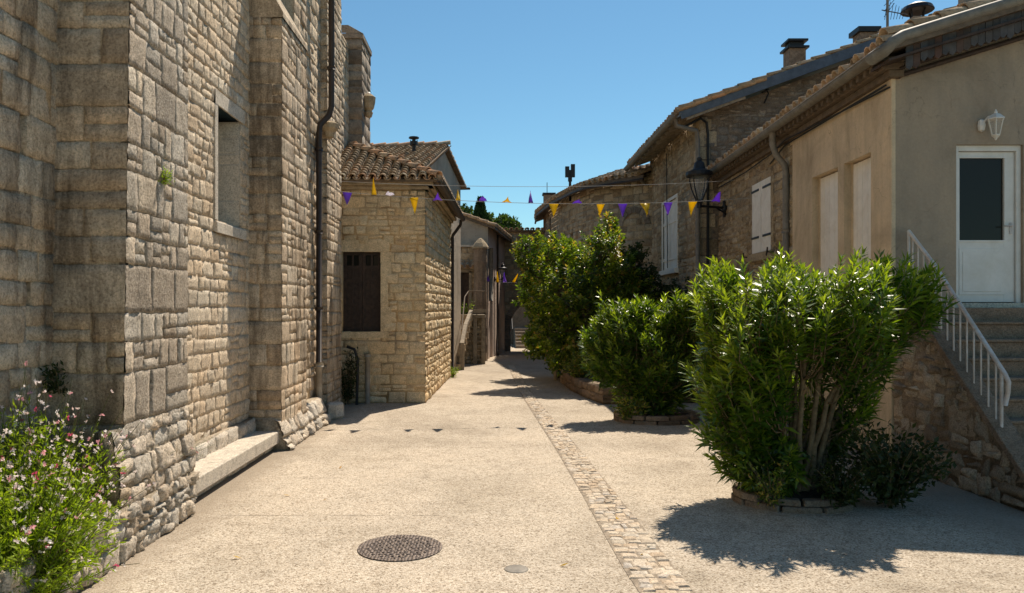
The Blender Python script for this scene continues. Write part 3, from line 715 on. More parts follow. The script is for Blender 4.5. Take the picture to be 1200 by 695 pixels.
for zz in np.arange(.15,1.1,.16): mb.beam((-.62,26.36,zz),(-.35,26.36,zz),.03,.03)
mb.build('ladder_rungs',M['pale_wood'],tr)
gw=thing('garden_wall','dark brown garden wall with a pale coping behind the wooden terrace','wall',(-.9,28.5,0))
fg=Fr((-2.4,28.5),(-.62,28.5));DR=[(1.18,1.5,1.7,3.25)]
mb=MB();stones(mb,fg,fg.L,0,4.2,hr=(.15,.3),wr=(.2,.5),seed=82,res=.2,ops=DR,thick=.4);mb.build('wall',M['brown_stone'],gw,smooth=True)
mb=MB();mb.wbox(fg,0,fg.L,4.2,4.27,-.45,.08);mb.build('coping',M['slab'],gw)
mb=MB();mb.wbox(fg,1.18,1.5,1.7,3.25,-.14,-.1);d_=mb.build('door',M['dark_wood'],gw)
mb=MB();mb.wbox(fg,1.08,1.18,1.7,3.3,-.1,.05);mb.wbox(fg,1.5,1.6,1.7,3.3,-.1,.05);mb.wbox(fg,1.08,1.6,3.25,3.36,-.1,.05);mb.build('door_frame',M['pale_wood'],gw)
mb=MB();tile_roof(mb,fg.p(.9,3.42,.38),fg.U,nrm(-fg.N+UP*.6),.9,.45,seed=9);mb.build('door_canopy',M['tile'],gw)
gp=thing('gate_pier','thick round stone pier with a conical cap beside the garden wall','pier',(-.47,28.1,0))
mb=MB();rs=np.random.RandomState(5);prof=[(.0,0),(.27,0)]+[(.25+rs.uniform(-.02,.02),z) for z in np.arange(.3,4.1,.3)]+[(.25,4.1)]
mb.lathe((-.47,28.1,0),prof,10);mb.build('shaft',M['dark_stone'],gp)
mb=MB();mb.lathe((-.47,28.1,4.1),[(0,0),(.31,0),(.31,.06),(.22,.2),(.08,.36),(0,.4)],10);mb.build('cap',M['brown_stone'],gp)

# ================================================================== PINK HOUSE FURTHER DOWN
h3=thing('plaster_house','narrow pinkish plastered house with tile eaves and drainpipes before the archway','house',(.1,31,0))
fa=Fr((-2.6,29.0),(-.2,29.0));fb=Fr((-.2,29.0),(.52,34.4))
mb=MB();mb.add([fa.p(0,0,0),fa.p(2.4,0,0),fa.p(2.4,4.98,0),fa.p(0,5.85,0)],[(0,1,2,3)]);
mb.build('front_wall',M['plaster_tan'],h3)
ops=[(.55,1.35,0,2.25),(3.1,3.7,3.0,4.0)]
mb=MB();backing(mb,fb,fb.L,0,5.0,ops,.3);mb.build('side_wall',M['plaster_pink'],h3)
mb=MB();mb.wbox(fb,.55,1.35,0,2.25,-.2,-.15);mb.build('door',M['shutter_white'],h3)
mb=MB();mb.wbox(fb,3.1,3.7,3.0,4.0,-.2,-.15);mb.build('window',M['dark_wood'],h3)
mb=MB();o0=fb.p(-.2,5.0,.3);vv=nrm(-fb.N+UP*.36)
tile_roof(mb,o0+fb.U*5.9,-fb.U,vv,5.9,3.4,seed=73,cw=.23,cl=.35);mb.build('roof',M['tile'],h3,smooth=True)
mb=MB();slab(mb,[o0,o0+fb.U*5.9,o0+fb.U*5.9+vv*3.4,o0+vv*3.4],.12);mb.build('roof_boards',M['beam_wood'],h3)
for u,m_,r_ in ((.1,'zinc',.09),(2.1,'pipe_brown',.045)):
    q=fb.p(u,0,.1);pipe('drainpipe',[q+UP*(4.9 if u>1 else 4.2),q+UP*(0 if u>1 else 2.2)],r_,m_,h3)

def street_lantern(name,label,c,wall,s=1.0,arm=True,mat='iron'):
    """tulip-shaped lantern; c = bottom of the cage, wall = bracket foot"""
    c=np.asarray(c,float);wall=np.asarray(wall,float)
    t=thing(name,label,'lamp',tuple(wall))
    mb=MB()
    for k in range(4):
        a=math.pi/4+k*math.pi/2;d=np.array([math.cos(a),math.sin(a),0])
        mb.tube([c+d*.05*s,c+d*.10*s+UP*.12*s,c+d*.19*s+UP*.32*s,c+d*.235*s+UP*.5*s,c+d*.22*s+UP*.6*s],[.02*s,.018*s,.014*s,.013*s,.013*s],6)
    mb.tube([c-UP*.1*s,c],.055*s,10);mb.lathe(c,[(.03*s,0),(.07*s,.03*s),(.06*s,.06*s),(0,.07*s)],10)
    mb.build('cage',M[mat],t)
    mb=MB();mb.lathe(c+UP*.56*s,[(.0,.02*s),(.27*s,0),(.285*s,.03*s),(.28*s,.10*s),(.2*s,.13*s),(.13*s,.17*s),(.10*s,.30*s),(.05*s,.34*s),(.055*s,.40*s),(.03*s,.42*s),(0,.43*s)],18);mb.build('cap',M[mat],t,smooth=False)
    mb=MB();mb.lathe(c,[(.04*s,.08*s),(.09*s,.16*s),(.15*s,.34*s),(.18*s,.5*s),(.18*s,.56*s)],14);mb.build('lamp_shade',M['lampglass'],t,smooth=True)
    mb=MB();a=c-UP*.06*s;mb.tube([a,wall+UP*(a[2]-wall[2])],.028*s,8)
    wl=wall+UP*(a[2]-wall[2]);d=nrm(wl-a)
    mb.tube([wl-d*.3*s-UP*.0,wl-d*.12*s-UP*.07*s,wl-UP*.12*s],.018*s,6)
    side=np.cross(d,UP)
    mb.beam(wl+UP*.16*s,wl-UP*.2*s,.05*s,.1*s,up=d);mb.lathe(wl-d*.02,[(0,-.06*s),(.06*s,-.05*s),(.06*s,.05*s),(0,.06*s)],8)
    mb.build('bracket',M[mat],t);return t
q=fb.p(3.3,2.55,.0)
street_lantern('street_lantern','small dark wall lantern on the pinkish plastered house near the archway',fb.p(1.7,3.12,.36),fb.p(1.7,3.02,.03),.62)

# ================================================================== ARCHWAY BUILDING
ab=thing('archway_building','old stone building closing the street with a round arched passage through it','building',(1.8,34.4,0))
fr=Fr((.35,34.4),(8.5,34.4));ca=1.05+.42;ra=1.05;zs_=1.15
mb=MB();stones(mb,fr,8.15,0,5.35,hr=(.2,.3),wr=(.25,.5),seed=83,res=.25,thick=.05,back=False,ops=[(ca-ra,ca+ra,0,zs_+ra)])
N_=16;us=[ca-ra*math.cos(math.pi*i/N_) for i in range(N_+1)];zz=[zs_+ra*math.sin(math.pi*i/N_) for i in range(N_+1)]
# spandrels
for i in range(N_):
    mb.add([fr.p(us[i],zz[i],.01),fr.p(us[i+1],zz[i+1],.01),fr.p(us[i+1],zs_+ra+.02,.01),fr.p(us[i],zs_+ra+.02,.01)],[(0,1,2,3)],(.4,.5,0))
mb.wbox(fr,0,ca-ra,0,5.35,-1.2,0,(.5,.5,1));mb.wbox(fr,ca+ra,8.15,0,5.35,-1.2,0,(.5,.5,1));mb.wbox(fr,ca-ra,ca+ra,zs_+ra+.01,5.35,-1.2,0,(.5,.5,1))
mb.build('wall',M['brown_stone'],ab,smooth=False)
mb=MB()
for i in range(N_): mb.add([fr.p(us[i],zz[i],.01),fr.p(us[i+1],zz[i+1],.01),fr.p(us[i+1],zz[i+1],-1.2),fr.p(us[i],zz[i],-1.2)],[(0,3,2,1)])
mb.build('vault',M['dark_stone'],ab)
mb=MB()
for i in range(N_):
    c1=1.2;g=.01
    p=[(ca-rr*math.cos(math.pi*(i+gg)/N_),zs_+rr*math.sin(math.pi*(i+gg)/N_)) for rr,gg in ((ra-.01,.04),(ra-.01,.96),(ra+.28,.96),(ra+.28,.04))]
    mb.add([fr.p(a,b,.035) for a,b in p]+[fr.p(a,b,-.05) for a,b in p],[(0,1,2,3),(4,5,1,0),(5,6,2,1),(6,7,3,2),(7,4,0,3)],(RS.rand(),.4,0))
for k in range(4): mb.wbox(fr,ca-ra-.28,ca-ra+.008,k*.29,k*.29+.28,-.05,.035,(RS.rand(),.4,0))
mb.build('arch_ring',M['grey_stone'],ab)
mb=MB();tile_roof(mb,fr.p(-1.6,5.4,.25),fr.U,nrm(-fr.N+UP*.10),9.9,1.3,seed=74,cw=.24,cl=.36);mb.build('roof',M['tile'],ab,smooth=True)
mb=MB();slab(mb,[fr.p(-1.6,5.42,.2),fr.p(8.3,5.42,.2),fr.p(8.3,5.6,-3),fr.p(-1.6,5.6,-3)],.08);mb.build('roof_boards',M['beam_wood'],ab)
st=thing('stone_steps','pale stone steps rising beyond the arched passage','steps',(1.8,38,0))
mb=MB()
for i in range(6): mb.box(1.1,3.4,37.0+i*.45,41.5,i*.15,(i+1)*.15+.001*i)
mb.build('treads',M['grey_stone'],st,bevel=.01)
mb=MB();mb.tube([(.95,37.7,.9),(.95,40.3,1.8)],.025,6);
for i in range(4): mb.tube([(.95,37.7+i*.85,.0+i*.28),(.95,37.7+i*.85,.9+i*.3)],.02,6)
mb.build('railing',M['iron'],st)
bk=thing('courtyard_shade_house','dark stone house wall added to shade the court beyond the archway','house',(2,42,0))
mb=MB();mb.box(-3,8,41.6,42,0,5.0);mb.build('wall',M['dark_stone'],bk)  # added wall, tall and dark so the passage looks shaded
# ================================================================== RIGHT PLASTERED HOUSE
h4=thing('plastered_house','ochre plastered house with white door up outside steps on the right of the street','house',(4.86,9.36,0))
C4=np.array([4.86,9.36,0]);D4=np.array([4.86+.03*8.0,17.36,0])
fg4=Fr((4.86,9.36),(9.5,9.36));fa4=Fr(D4,C4)     # gable (faces -Y); alley wall (faces -X), u from far to near
LA=fa4.L
ua=lambda Y:(17.36-Y)*LA/8.0
zt=4.86
o1=(ua(11.85),ua(10.9),2.0,3.92);o2=(ua(10.7),ua(9.885),2.0,3.92);os_=(ua(14.85),ua(13.78),2.95,4.28)
us_=ua(12.69)
mb=MB();backing(mb,fa4,LA-.02,0,zt,[o1,o2],.35,us_,d=.015);mb.build('alley_wall',M['plaster'],h4)
mb=MB();stones(mb,fa4,us_,0,zt,hr=(.10,.21),wr=(.11,.32),seed=101,ops=[os_],depth=.012,rough=.011,res=.06,thick=.35,var=.010,gap=.014,split=.4,wob=.025)
mb.build('stone_wall',M['brown_stone'],h4,smooth=True)
dx0=(1120.5-CX)/F*9.36-4.86;dx1=(1199-CX)/F*9.36-4.86;dz0=H-(355-CY)/F*9.36;dz1=H-(169.5-CY)/F*9.36
sl4=.31
mb=MB();backing(mb,fg4,4.64,0,6.6,[(dx0,dx1,dz0,dz1)],.35,0.0)
zr=5.0
mb.build('gable_wall',M['plaster_grey'],h4,cuts=[(np.array([4.86,9.36,zt]),nrm([-sl4,0,1]))])
mb=MB();mb.wbox(fg4,.35,9,0,5.5,-7.9,-.36);
mb.build('inner_wall',M['plaster_grey'],h4,cuts=[(np.array([4.86,9.36,zt-.1]),nrm([-sl4,0,1]))])
# door
dw=MB();dw.wbox(fg4,dx0,dx0+.055,dz0,dz1,-.14,-.04);dw.wbox(fg4,dx1-.055,dx1,dz0,dz1,-.14,-.04);dw.wbox(fg4,dx0+.055,dx1-.055,dz1-.07,dz1,-.14,-.04)
fo=dw.build('door_frame',M['white'],h4,bevel=.004)
a,b=dx0+.06,dx1-.06;gz0=H-(281-CY)/F*9.36;gz1=H-(184-CY)/F*9.36;ga=(1128-CX)/F*9.36-4.86;gb=(1181-CX)/F*9.36-4.86
dd=MB();backing(dd,fg4,b,dz0+.01,dz1-.075,[(ga,gb,gz0,gz1)],.05,a,d=-.075)
dd.wbox(fg4,ga+.0,gb,dz0+.1,gz0-.1,-.075,-.066);dd.wbox(fg4,ga+.04,gb-.04,dz0+.14,gz0-.14,-.066,-.06)
door=dd.build('door',M['white'],h4,bevel=.004);ORG[door]=ORG[h4]
mb=MB();mb.wbox(fg4,ga,gb,gz0,gz1,-.105,-.095);mb.build('pane',M['glass'],door)
mb=MB()
e=.018
mb.wbox(fg4,ga-e,ga,gz0-e,gz1+e,-.075,-.062);mb.wbox(fg4,gb,gb+e,gz0-e,gz1+e,-.075,-.062);mb.wbox(fg4,ga,gb,gz0-e,gz0,-.075,-.062);mb.wbox(fg4,ga,gb,gz1,gz1+e,-.075,-.062)
mb.build('glazing_bead',M['white'],door)
hz=H-(264-CY)/F*9.36;hx=(1189-CX)/F*9.36-4.86
mb=MB();mb.wbox(fg4,hx-.015,hx+.015,hz-.1,hz+.04,-.075,-.06);mb.tube([fg4.p(hx,hz,-.06),fg4.p(hx,hz,-.015),fg4.p(hx-.11,hz-.005,-.012)],.009,8);mb.build('handle',M['white_metal'],door)
mb=MB();mb.wbox(fg4,dx0-.08,dx1+.1,dz0-.06,dz0,-.14,.03);mb.build('door_sill',M['slab'],h4,bevel=.005)
# shuttered openings in the plaster wall
for i,o in enumerate((o1,o2)):
    s=MB();u0,u1,z0,z1=o;n=5
    for k in range(n):
        p=u0+(u1-u0)*k/n;s.wbox(fa4,p+.004,p+(u1-u0)/n-.004,z0,z1-.02,-.13,-.095)
    s.wbox(fa4,u0,u1,z0+.3,z0+.4,-.095,-.08);pass
    s.build('shutter',M['shutter_white'],h4,bevel=.003)
    s=MB();s.wbox(fa4,u0-.0,u0+.05,z0,z1,-.2,-.085);s.build('shutter_frame',M['plaster'],h4)
# double shutter in the stone part
u0,u1,z0,z1=os_;um=(u0+u1)/2
s=MB();s.wbox(fa4,u0-.12,u0,z0-.05,z1+.12,-.2,.012);s.wbox(fa4,u1,u1+.12,z0-.05,z1+.12,-.2,.012);s.wbox(fa4,u0,u1,z1,z1+.14,-.2,.014);s.wbox(fa4,u0-.14,u1+.14,z0-.15,z0,-.2,.07)
wn=s.build('window',M['brown_stone'],h4,bevel=.006);ORG[wn]=ORG[h4]
for p,q,sg in ((u0,um-.012,1),(um+.012,u1,-1)):
    s=MB();w_=(q-p)/4
    for k in range(4): s.wbox(fa4,p+k*w_+.002,p+(k+1)*w_-.002,z0,z1,-.03,.02)
    sh=s.build('shutter',M['shutter_white'],wn,bevel=.002);ORG[sh]=ORG[h4]
    for zz in (z0+.28,z1-.16):
        s=MB()
        e0,e1=(p-.02,p+(q-p)*.8) if sg>0 else (q-(q-p)*.8,q+.02)
        s.wbox(fa4,e0,e1,zz,zz+.04,.02,.032);s.build('hinge',M['iron'],sh)
for uu in (u0-.2,u1+.16):
    s=MB();s.tube([fa4.p(uu,z0-.04,.0),fa4.p(uu,z0-.04,.12),fa4.p(uu+.05,z0+.04,.14),fa4.p(uu-.04,z0-.1,.13)],.014,5);s.build('shutter_stay',M['iron'],wn)
# corner strip
mb=MB();mb.box(4.845,4.90,9.345,9.42,0,4.74);mb.build('corner_strip',M['plaster'],h4,bevel=.01)
# eaves: boards, stepped cornice, cables
ge=4.58
mb=MB();mb.wbox(fa4,0,LA+.1,4.70,4.79,-.1,.08);mb.wbox(fa4,0,LA+.1,4.79,4.88,-.1,.16);mb.wbox(fa4,0,LA+.12,4.88,4.95,-.1,.24)
mb.build('cornice',M['beam_wood'],h4,bevel=.012)
for u in np.arange(.1,LA,.19):
    mb=MB();mb.wbox(fa4,u,u+.08,4.80,4.90,-.05,.22);mb.build('rafter',M['beam_wood'],h4)
Gn=fa4.p(LA+.42,4.95,.27);Gf=fa4.p(-.12,4.93,.27)
mb=MB();gutter(mb,Gn,Gf,.08);mb.build('gutter',M['gutter_tan'],h4,smooth=False)
E4=fa4.p(-.15,5.0,.22);v4=nrm(np.array([1,0,sl4]))
mb=MB();tile_roof(mb,fa4.p(LA+.45,5.0,.22),-fa4.U,v4,LA+.6,2.2,seed=75,cw=.22,cl=.34,r=.082,jit=.03);mb.build('roof',M['tile'],h4,smooth=True)
mb=MB();P0=fa4.p(LA+.42,4.99,.2);P1=fa4.p(-.15,4.99,.2)
slab(mb,[P0,P1,P1+v4*5.5,P0+v4*5.5],.07);mb.build('roof_boards',M['beam_wood'],h4)
# verge above the gable: light capping, old boards with scalloped lower edge, soffit
ye=8.97
def rk(xx,dz=0): return np.array([xx,ye,4.98+sl4*(xx-4.60)+dz])
mb=MB();mb.tube([np.array([4.56,9.25,4.91]),rk(4.57,-.05),rk(4.66,.01),rk(4.78,.05),rk(9.3,.05)],[.078,.078,.075,.07,.07],12);mb.build('verge_capping',M['gutter_tan'],h4,smooth=True)
mb=MB();rs=np.random.RandomState(12)
xx=4.86
while xx<9.2:
    w_=.085;dz=-.30+rs.uniform(-.03,.03);ty=ye+.07+rs.uniform(-.004,.004)
    vs=[np.array([xx+.002,ty,rk(xx)[2]-.02]),np.array([xx+w_-.002,ty,rk(xx+w_)[2]-.02]),np.array([xx+w_-.002,ty,rk(xx+w_,dz)[2]]),np.array([xx+w_*.5,ty,rk(xx+w_*.5,dz-.035)[2]]),np.array([xx+.002,ty,rk(xx,dz)[2]])]
    vb=[v+np.array([0,.025,0]) for v in vs]
    mb.add(vs+vb,[(0,4,3,2,1),(5,6,7,8,9)]+[(i,(i+1)%5,5+(i+1)%5,5+i) for i in range(5)],(rs.rand(),rs.rand(),0));xx+=w_
def vergemat():
    m,nt,b=newmat('painted_verge_boards');t=tone(nt);co=coord(nt)
    c=ramp(nt,t[0],[(0,(.055,.05,.05)),(.35,(.085,.085,.09)),(.6,(.07,.055,.045)),(.8,(.10,.05,.035)),(1,(.06,.045,.035))])
    c=mixc(nt,.8,c,ramp(nt,noise(nt,co,9,5,.7),[(.3,(.5,.5,.5)),(.7,(1.3,1.3,1.3))]),'MULTIPLY')
    L(nt,c,b.inputs['Base Color']);b.inputs['Roughness'].default_value=.85;return m
mb.build('verge_boards',vergemat(),h4)
mb=MB();slab(mb,[rk(4.62,-.16),np.array([4.62,9.4,rk(4.62,-.16)[2]]),np.array([9.3,9.4,rk(9.3,-.16)[2]]),rk(9.3,-.16)],.03)
mb.tube([np.array([4.9,9.30,4.72]),np.array([9.3,9.30,4.72+sl4*4.4])],.03,8);mb.tube([np.array([4.9,9.27,4.80]),np.array([9.3,9.27,4.80+sl4*4.4])],.022,8)
mb.build('soffit',M['dark_wood'],h4)
mb=MB();ridge(mb,rk(4.66,.10)+np.array([0,.12,0]),rk(9.3,.10)+np.array([0,.12,0]),seed=17,tonebase=.45,r=.1,cl=.33);mb.build('verge_tiles',M['tile'],h4,smooth=True)
# swan-neck drainpipe
g=fa4.p(ua(12.9),0,0);n_=fa4.N;uu_=fa4.U
pipe('drainpipe',[g+n_*.27+UP*4.86,g+n_*.27+UP*4.66,g+n_*.22+UP*4.5,g+n_*.07+uu_*.02+UP*4.3,g+n_*.06+uu_*.03+UP*4.15,g+n_*.06+uu_*.03],.052,'zinc',h4,bands=[g+n_*.06+uu_*.03+UP*3.2])
mb=MB()
mb.tube([fa4.p(0.1,4.62,.03),fa4.p(2.2,4.60,.05),fa4.p(3.7,4.66,.04),fa4.p(4.6,4.70,.12),fa4.p(LA,4.60,.03)],.012,5);mb.build('cable',M['wire_dark'],h4);mb=MB();mb.tube([fa4.p(3.6,4.5,.03),fa4.p(4.4,4.66,.05),fa4.p(LA-.05,4.64,.05)],.014,5);mb.build('cable',M['wire_dark'],h4)

# outside stairs
os4=thing('outside_stairs','grey stone outside stairs with a white railing leading up to the white door','stairs',(5.6,8.3,0))
mb=MB();n=10;rise=1.93/n
y=8.98;z=dz0-.06
mb.box(5.06,7.6,8.98,9.358,0,z)
for k in range(1,n):
    mb.box(5.06,7.6,8.98-.222*k,9.0-.222*(k-1)-.0,0,z-rise*k-.0)
    mb.box(5.04,7.62,8.98-.222*k-.025,9.0-.222*(k-1)-.03,z-rise*k+.001,z-rise*k+.035)
mb.build('step',M['dark_stone'],os4,bevel=.012)
fsw=Fr((4.86,9.36),(5.02,6.2),flip=False)
# side wall faces -X
fsw=Fr((4.88,9.34),(5.02,6.3));
if fsw.N[0]>0: fsw=Fr((4.88,9.34),(5.02,6.3),flip=True)
mb=MB();stones(mb,fsw,fsw.L,0,2.0,hr=(.12,.30),wr=(.13,.38),seed=111,depth=.022,rough=.018,thick=.16,res=.06,wob=.05,var=.016,gap=.012,split=.45)
c0=np.array([4.9,8.95,1.93]);mb.build('side_wall',M['stair_stone'],os4,smooth=True,cuts=[(c0+np.array([0,0,0.0]),nrm([0,-.9,1]))])
mb=MB();mb.beam(c0+np.array([.08,.35,.02]),c0+np.array([.08,.0,.02]),.22,.06);mb.beam(c0+np.array([.08,.0,.01]),c0+np.array([.16,-2.2,-1.97]),.22,.07);mb.build('coping',M['dark_stone'],os4,bevel=.01)
rl=MB();t0=np.array([5.02,9.28,2.84]);t1=np.array([5.01,8.72,2.40]);t2=np.array([5.0,7.5,1.26])
rl.tube([t0,t1,t2,t2+np.array([0,-.05,-.07]),t2+np.array([.0,-.04,-.17]),t2+np.array([0,.0,-.30])],.022,8)
b0=np.array([5.02,9.25,2.2]);b1=np.array([5.0,7.58,.70])
rl.tube([b0,b1],.014,6)
ra_=rl.build('railing',M['white_metal'],os4,smooth=True);ORG[ra_]=ORG[os4]
for k in range(14):
    s=(k+.5)/14;p=b0*(1-s)+b1*s;yy=p[1];tz=np.interp(yy,[7.5,8.72,9.28],[1.26,2.40,2.84])
    m_=MB();m_.tube([p,np.array([p[0],yy,tz])],.009,6);m_.build('baluster',M['white_metal'],ra_)
for yy,zb in ((9.26,1.9),(8.62,1.42),(7.57,.42)):
    tz=np.interp(yy,[7.5,8.72,9.28],[1.26,2.40,2.84]);m_=MB();m_.tube([(5.01,yy,zb),(5.01,yy,tz)],.016,8);m_.build('post',M['white_metal'],ra_)

# white carriage lamp over the door side
lc=at(1167,150,9.2)
wl=thing('carriage_lamp','small white carriage lamp fixed on the grey plaster above the white door','lamp',tuple(lc+np.array([0,.14,0])))
mb=MB();s=.105
for k in range(6):
    a=k*math.pi/3;d=np.array([math.cos(a),math.sin(a),0]);mb.tube([lc+d*.045-UP*.08,lc+d*.085+UP*.10],.006,5)
mb.lathe(lc-UP*.09,[(0,-.06),(.012,-.05),(.02,-.03),(.05,0),(.05,.01),(0,.012)],6);mb.lathe(lc+UP*.1,[(0,.0),(.1,0),(.10,.012),(.05,.06),(.02,.075),(.02,.09),(.006,.12),(0,.13)],6)
mb.build('cage',M['white'],wl)
mb=MB();mb.lathe(lc-UP*.08,[(.038,0),(.078,.18)],6);mb.build('lamp_shade',M['lampglass'],wl)
mb=MB();mb.tube([lc+UP*.16+np.array([-.0,.0,0]),lc+UP*.15+np.array([-.05,.06,0]),lc+np.array([-.09,.14,.06])],.012,6);mb.lathe(lc+np.array([-.09,.13,.0]),[(0,-.02),(.035,0),(.045,.06),(.035,.12),(0,.14)],10);mb.build('bracket',M['white'],wl)

# chimney pot, aerial, upper house
cc=at(1075,20,11.5);cc[2]=5.3
cp=thing('chimney','plastered chimney with a round dark metal rain hat above the plastered house','chimney',tuple(cc))
mb=MB();mb.box(cc[0]-.13,cc[0]+.13,cc[1]-.13,cc[1]+.13,5.2,6.24);mb.build('stack',M['plaster_grey'],cp,bevel=.01)
mb=MB();mb.lathe((cc[0],cc[1],6.36),[(0,.13),(.08,.12),(.2,.06),(.23,0),(.22,-.01),(0,.02)],18);
for k in range(4):
    a=k*math.pi/2+.4;d=np.array([math.cos(a),math.sin(a),0])*.1;mb.tube([np.array([cc[0],cc[1],6.22])+d,np.array([cc[0],cc[1],6.38])+d*1.3],.012,5)
mb.build('rain_hat',M['iron'],cp)
ac=at(1040,38,11.0)
an=thing('antenna','thin television antenna on a grey pole beside the round capped chimney','antenna',(ac[0],ac[1],5.2))
mb=MB();mb.tube([(ac[0],ac[1],5.1),(ac[0],ac[1],6.5)],.018,6);mb.build('mast',M['zinc'],an)
mb=MB();b_=np.array([ac[0],ac[1],6.18]);mb.tube([b_-np.array([.08,0,0]),b_+np.array([.34,.1,-.03])],.008,5)
for k in range(7): q_=b_+np.array([.05*k-.02,.015*k,-.004*k]);w_=.14-.012*k;mb.tube([q_-np.array([.02,0,w_]),q_+np.array([.02,0,w_])],.004,4)
for k in range(3): mb.tube([b_+np.array([-.05,0,.08*k-.1]),b_+np.array([.1,0,.1+.05*k])],.004,4)
mb.build('boom',M['iron'],an)
uh=thing('upper_house','plain plastered upper house with a tile roof just showing above the plastered house','house',(9,13.5,0))
mb=MB();mb.box(8.05,12,12.6,13.3,0,7.9);mb.build('wall',M['plaster_grey'],uh)
mb=MB();tile_roof(mb,(7.65,12.9,6.85),(0,1,0),nrm([1,0,.35]),.5,.4,seed=18);mb.build('roof',M['tile'],uh,smooth=True)
mb=MB();mb.box(7.75,8.04,12.95,13.3,5.5,6.83);mb.build('lean_to_wall',M['plaster_grey'],uh)

# ================================================================== TALL STONE HOUSE
h5=thing('tall_stone_house','tall rough stone house with a blue edged sloping roof behind the street lantern','house',(4.74,17.6,0))
fg5=Fr((4.74,17.6),(10.6,17.6));fa5=Fr((4.74,23.2),(4.74,17.6))
mb=MB();stones(mb,fg5,5.86,0,9.0,u0=.02,hr=(.09,.2),wr=(.1,.34),seed=121,depth=.018,rough=.014,res=.08,thick=.4,wob=.035,var=.014,gap=.022,split=.45)
mb.build('gable_wall',M['grey_stone'],h5,smooth=True,cuts=[(np.array([4.74,17.6,6.32]),nrm([-.363,0,1]))])
ub=lambda Y:23.2-Y
w5=(ub(21.4),ub(19.75),2.95,4.78)
mb=MB();stones(mb,fa5,5.58,0,6.35,hr=(.10,.22),wr=(.12,.34),seed=122,ops=[w5],depth=.012,rough=.010,res=.1,thick=.4,wob=.025,var=.010,gap=.015,split=.4)
mb.build('alley_wall',M['brown_stone'],h5,smooth=True)
mb=MB();mb.box(5.15,10.6,18,23.2,0,6.3);mb.build('inner_wall',M['grey_stone'],h5)
# quoin bulge at the corner
mb=MB();z=0;rs=np.random.RandomState(5)
while z<6.2:
    h_=rs.uniform(.25,.4);mb.box(4.72,4.74+rs.uniform(.2,.45),17.575,17.62,z+.01,z+h_-.01,(rs.rand(),rs.rand(),0));mb.box(4.715,4.75,17.58,17.6+rs.uniform(.25,.5),z+.01,z+h_-.01,(rs.rand(),rs.rand(),0));z+=h_
mb.build('quoin',M['brown_stone'],h5,bevel=.012)
u0,u1,z0,z1=w5;um=(u0+u1)/2
s=MB();s.wbox(fa5,u0-.1,u1+.1,z0-.12,z0,-.1,.10);s.wbox(fa5,u0-.08,u0,z0,z1+.08,-.1,.03);s.wbox(fa5,u1,u1+.08,z0,z1+.08,-.1,.03);s.wbox(fa5,u0,u1,z1,z1+.08,-.1,.03)
wn=s.build('window',M['shutter_white'],h5);ORG[wn]=ORG[h5]
for p,q in ((u0,um-.01),(um+.01,u1)):
    s=MB();w_=(q-p)/4
    for k in range(4): s.wbox(fa5,p+k*w_+.004,p+(k+1)*w_-.004,z0,z1,-.06,-.02)
    s.wbox(fa5,p,q,z0+.25,z0+.33,-.02,0);s.wbox(fa5,p,q,z1-.6,z1-.52,-.02,.0)
    s.build('shutter',M['shutter_white'],wn)
rs5=.363
def r5(xx,yy,dz=0): return np.array([xx,yy,6.30+rs5*(xx-4.2)+dz])
mb=MB();slab(mb,[r5(4.2,17.1),r5(11.2,17.1),r5(11.2,23.6),r5(4.2,23.6)],.06);mb.build('roof_boards',M['pale_wood'],h5)
mb=MB();mb.beam(r5(4.15,17.08,-.06),r5(11.2,17.08,-.06),.04,.22);mb.build('barge_board',M['blue_board'],h5)
mb=MB();tile_roof(mb,r5(4.15,23.6,.02),(0,-1,0),nrm([1,0,rs5]),6.55,2.0,seed=76,cw=.23,cl=.35);
ridge(mb,r5(4.2,17.15,.06),r5(10.8,17.15,.06),seed=9,tonebase=.3,r=.07,cl=.35);mb.build('roof',M['tile'],h5,smooth=True)
mb=MB();gutter(mb,r5(4.08,17.05,-.02),r5(4.08,23.5,-.06),.085);mb.build('gutter',M['zinc'],h5)
for yy in np.arange(17.4,23.3,.5): mb=MB();mb.beam(r5(4.22,yy,-.12),r5(4.9,yy,-.12),.08,.1);mb.build('rafter',M['pale_wood'],h5)
mb=MB();mb.beam(r5(4.3,17.14,-.16),r5(5.6,17.14,-.16),.1,.14);mb.build('purlin',M['pale_wood'],h5)
pipe('drainpipe',[r5(4.08,17.2,-.1),r5(4.1,17.2,-.26),(4.62,17.45,5.95),(4.66,17.5,5.75),(4.66,17.5,0)],.05,'zinc',h5,bands=[(4.66,17.5,z) for z in (2,3.6,5.2)])
pipe('drainpipe',[r5(4.08,23.0,-.1),(4.2,23.0,5.95),(4.62,23.1,5.6),(4.65,23.1,5.4),(4.65,23.1,0)],.045,'zinc',h5)
mb=MB();mb.tube([(4.3,17.3,6.0),(4.7,17.4,6.22),(4.86,17.5,6.15),(4.9,17.53,5.9),(4.9,17.55,2.0)],.03,6);mb.build('cable',M['wire_dark'],h5);mb=MB();mb.tube([(4.69,20.8,6.1),(4.69,20.75,4.9),(4.7,20.7,3.0)],.012,5);mb.build('cable',M['wire_dark'],h5)
mb=MB();q=at(895,110,17.5);mb.tube([q+np.array([.05,0,.12]),q+np.array([.1,-.02,.0]),q+np.array([.0,-.02,-.22])],.02,5);mb.tube([q+np.array([-.05,0,.02]),q+np.array([.1,-.02,.1])],.02,5);mb.build('wall_hook',M['iron'],h5)
cx=at(931,80,18.6)
mb=MB();mb.box(cx[0]-.2,cx[0]+.2,18.4,18.8,7.2,8.15,(.3,0,0));st_=mb.build('chimney',M['brick'],h5,bevel=.01);ORG[st_]=ORG[h5]
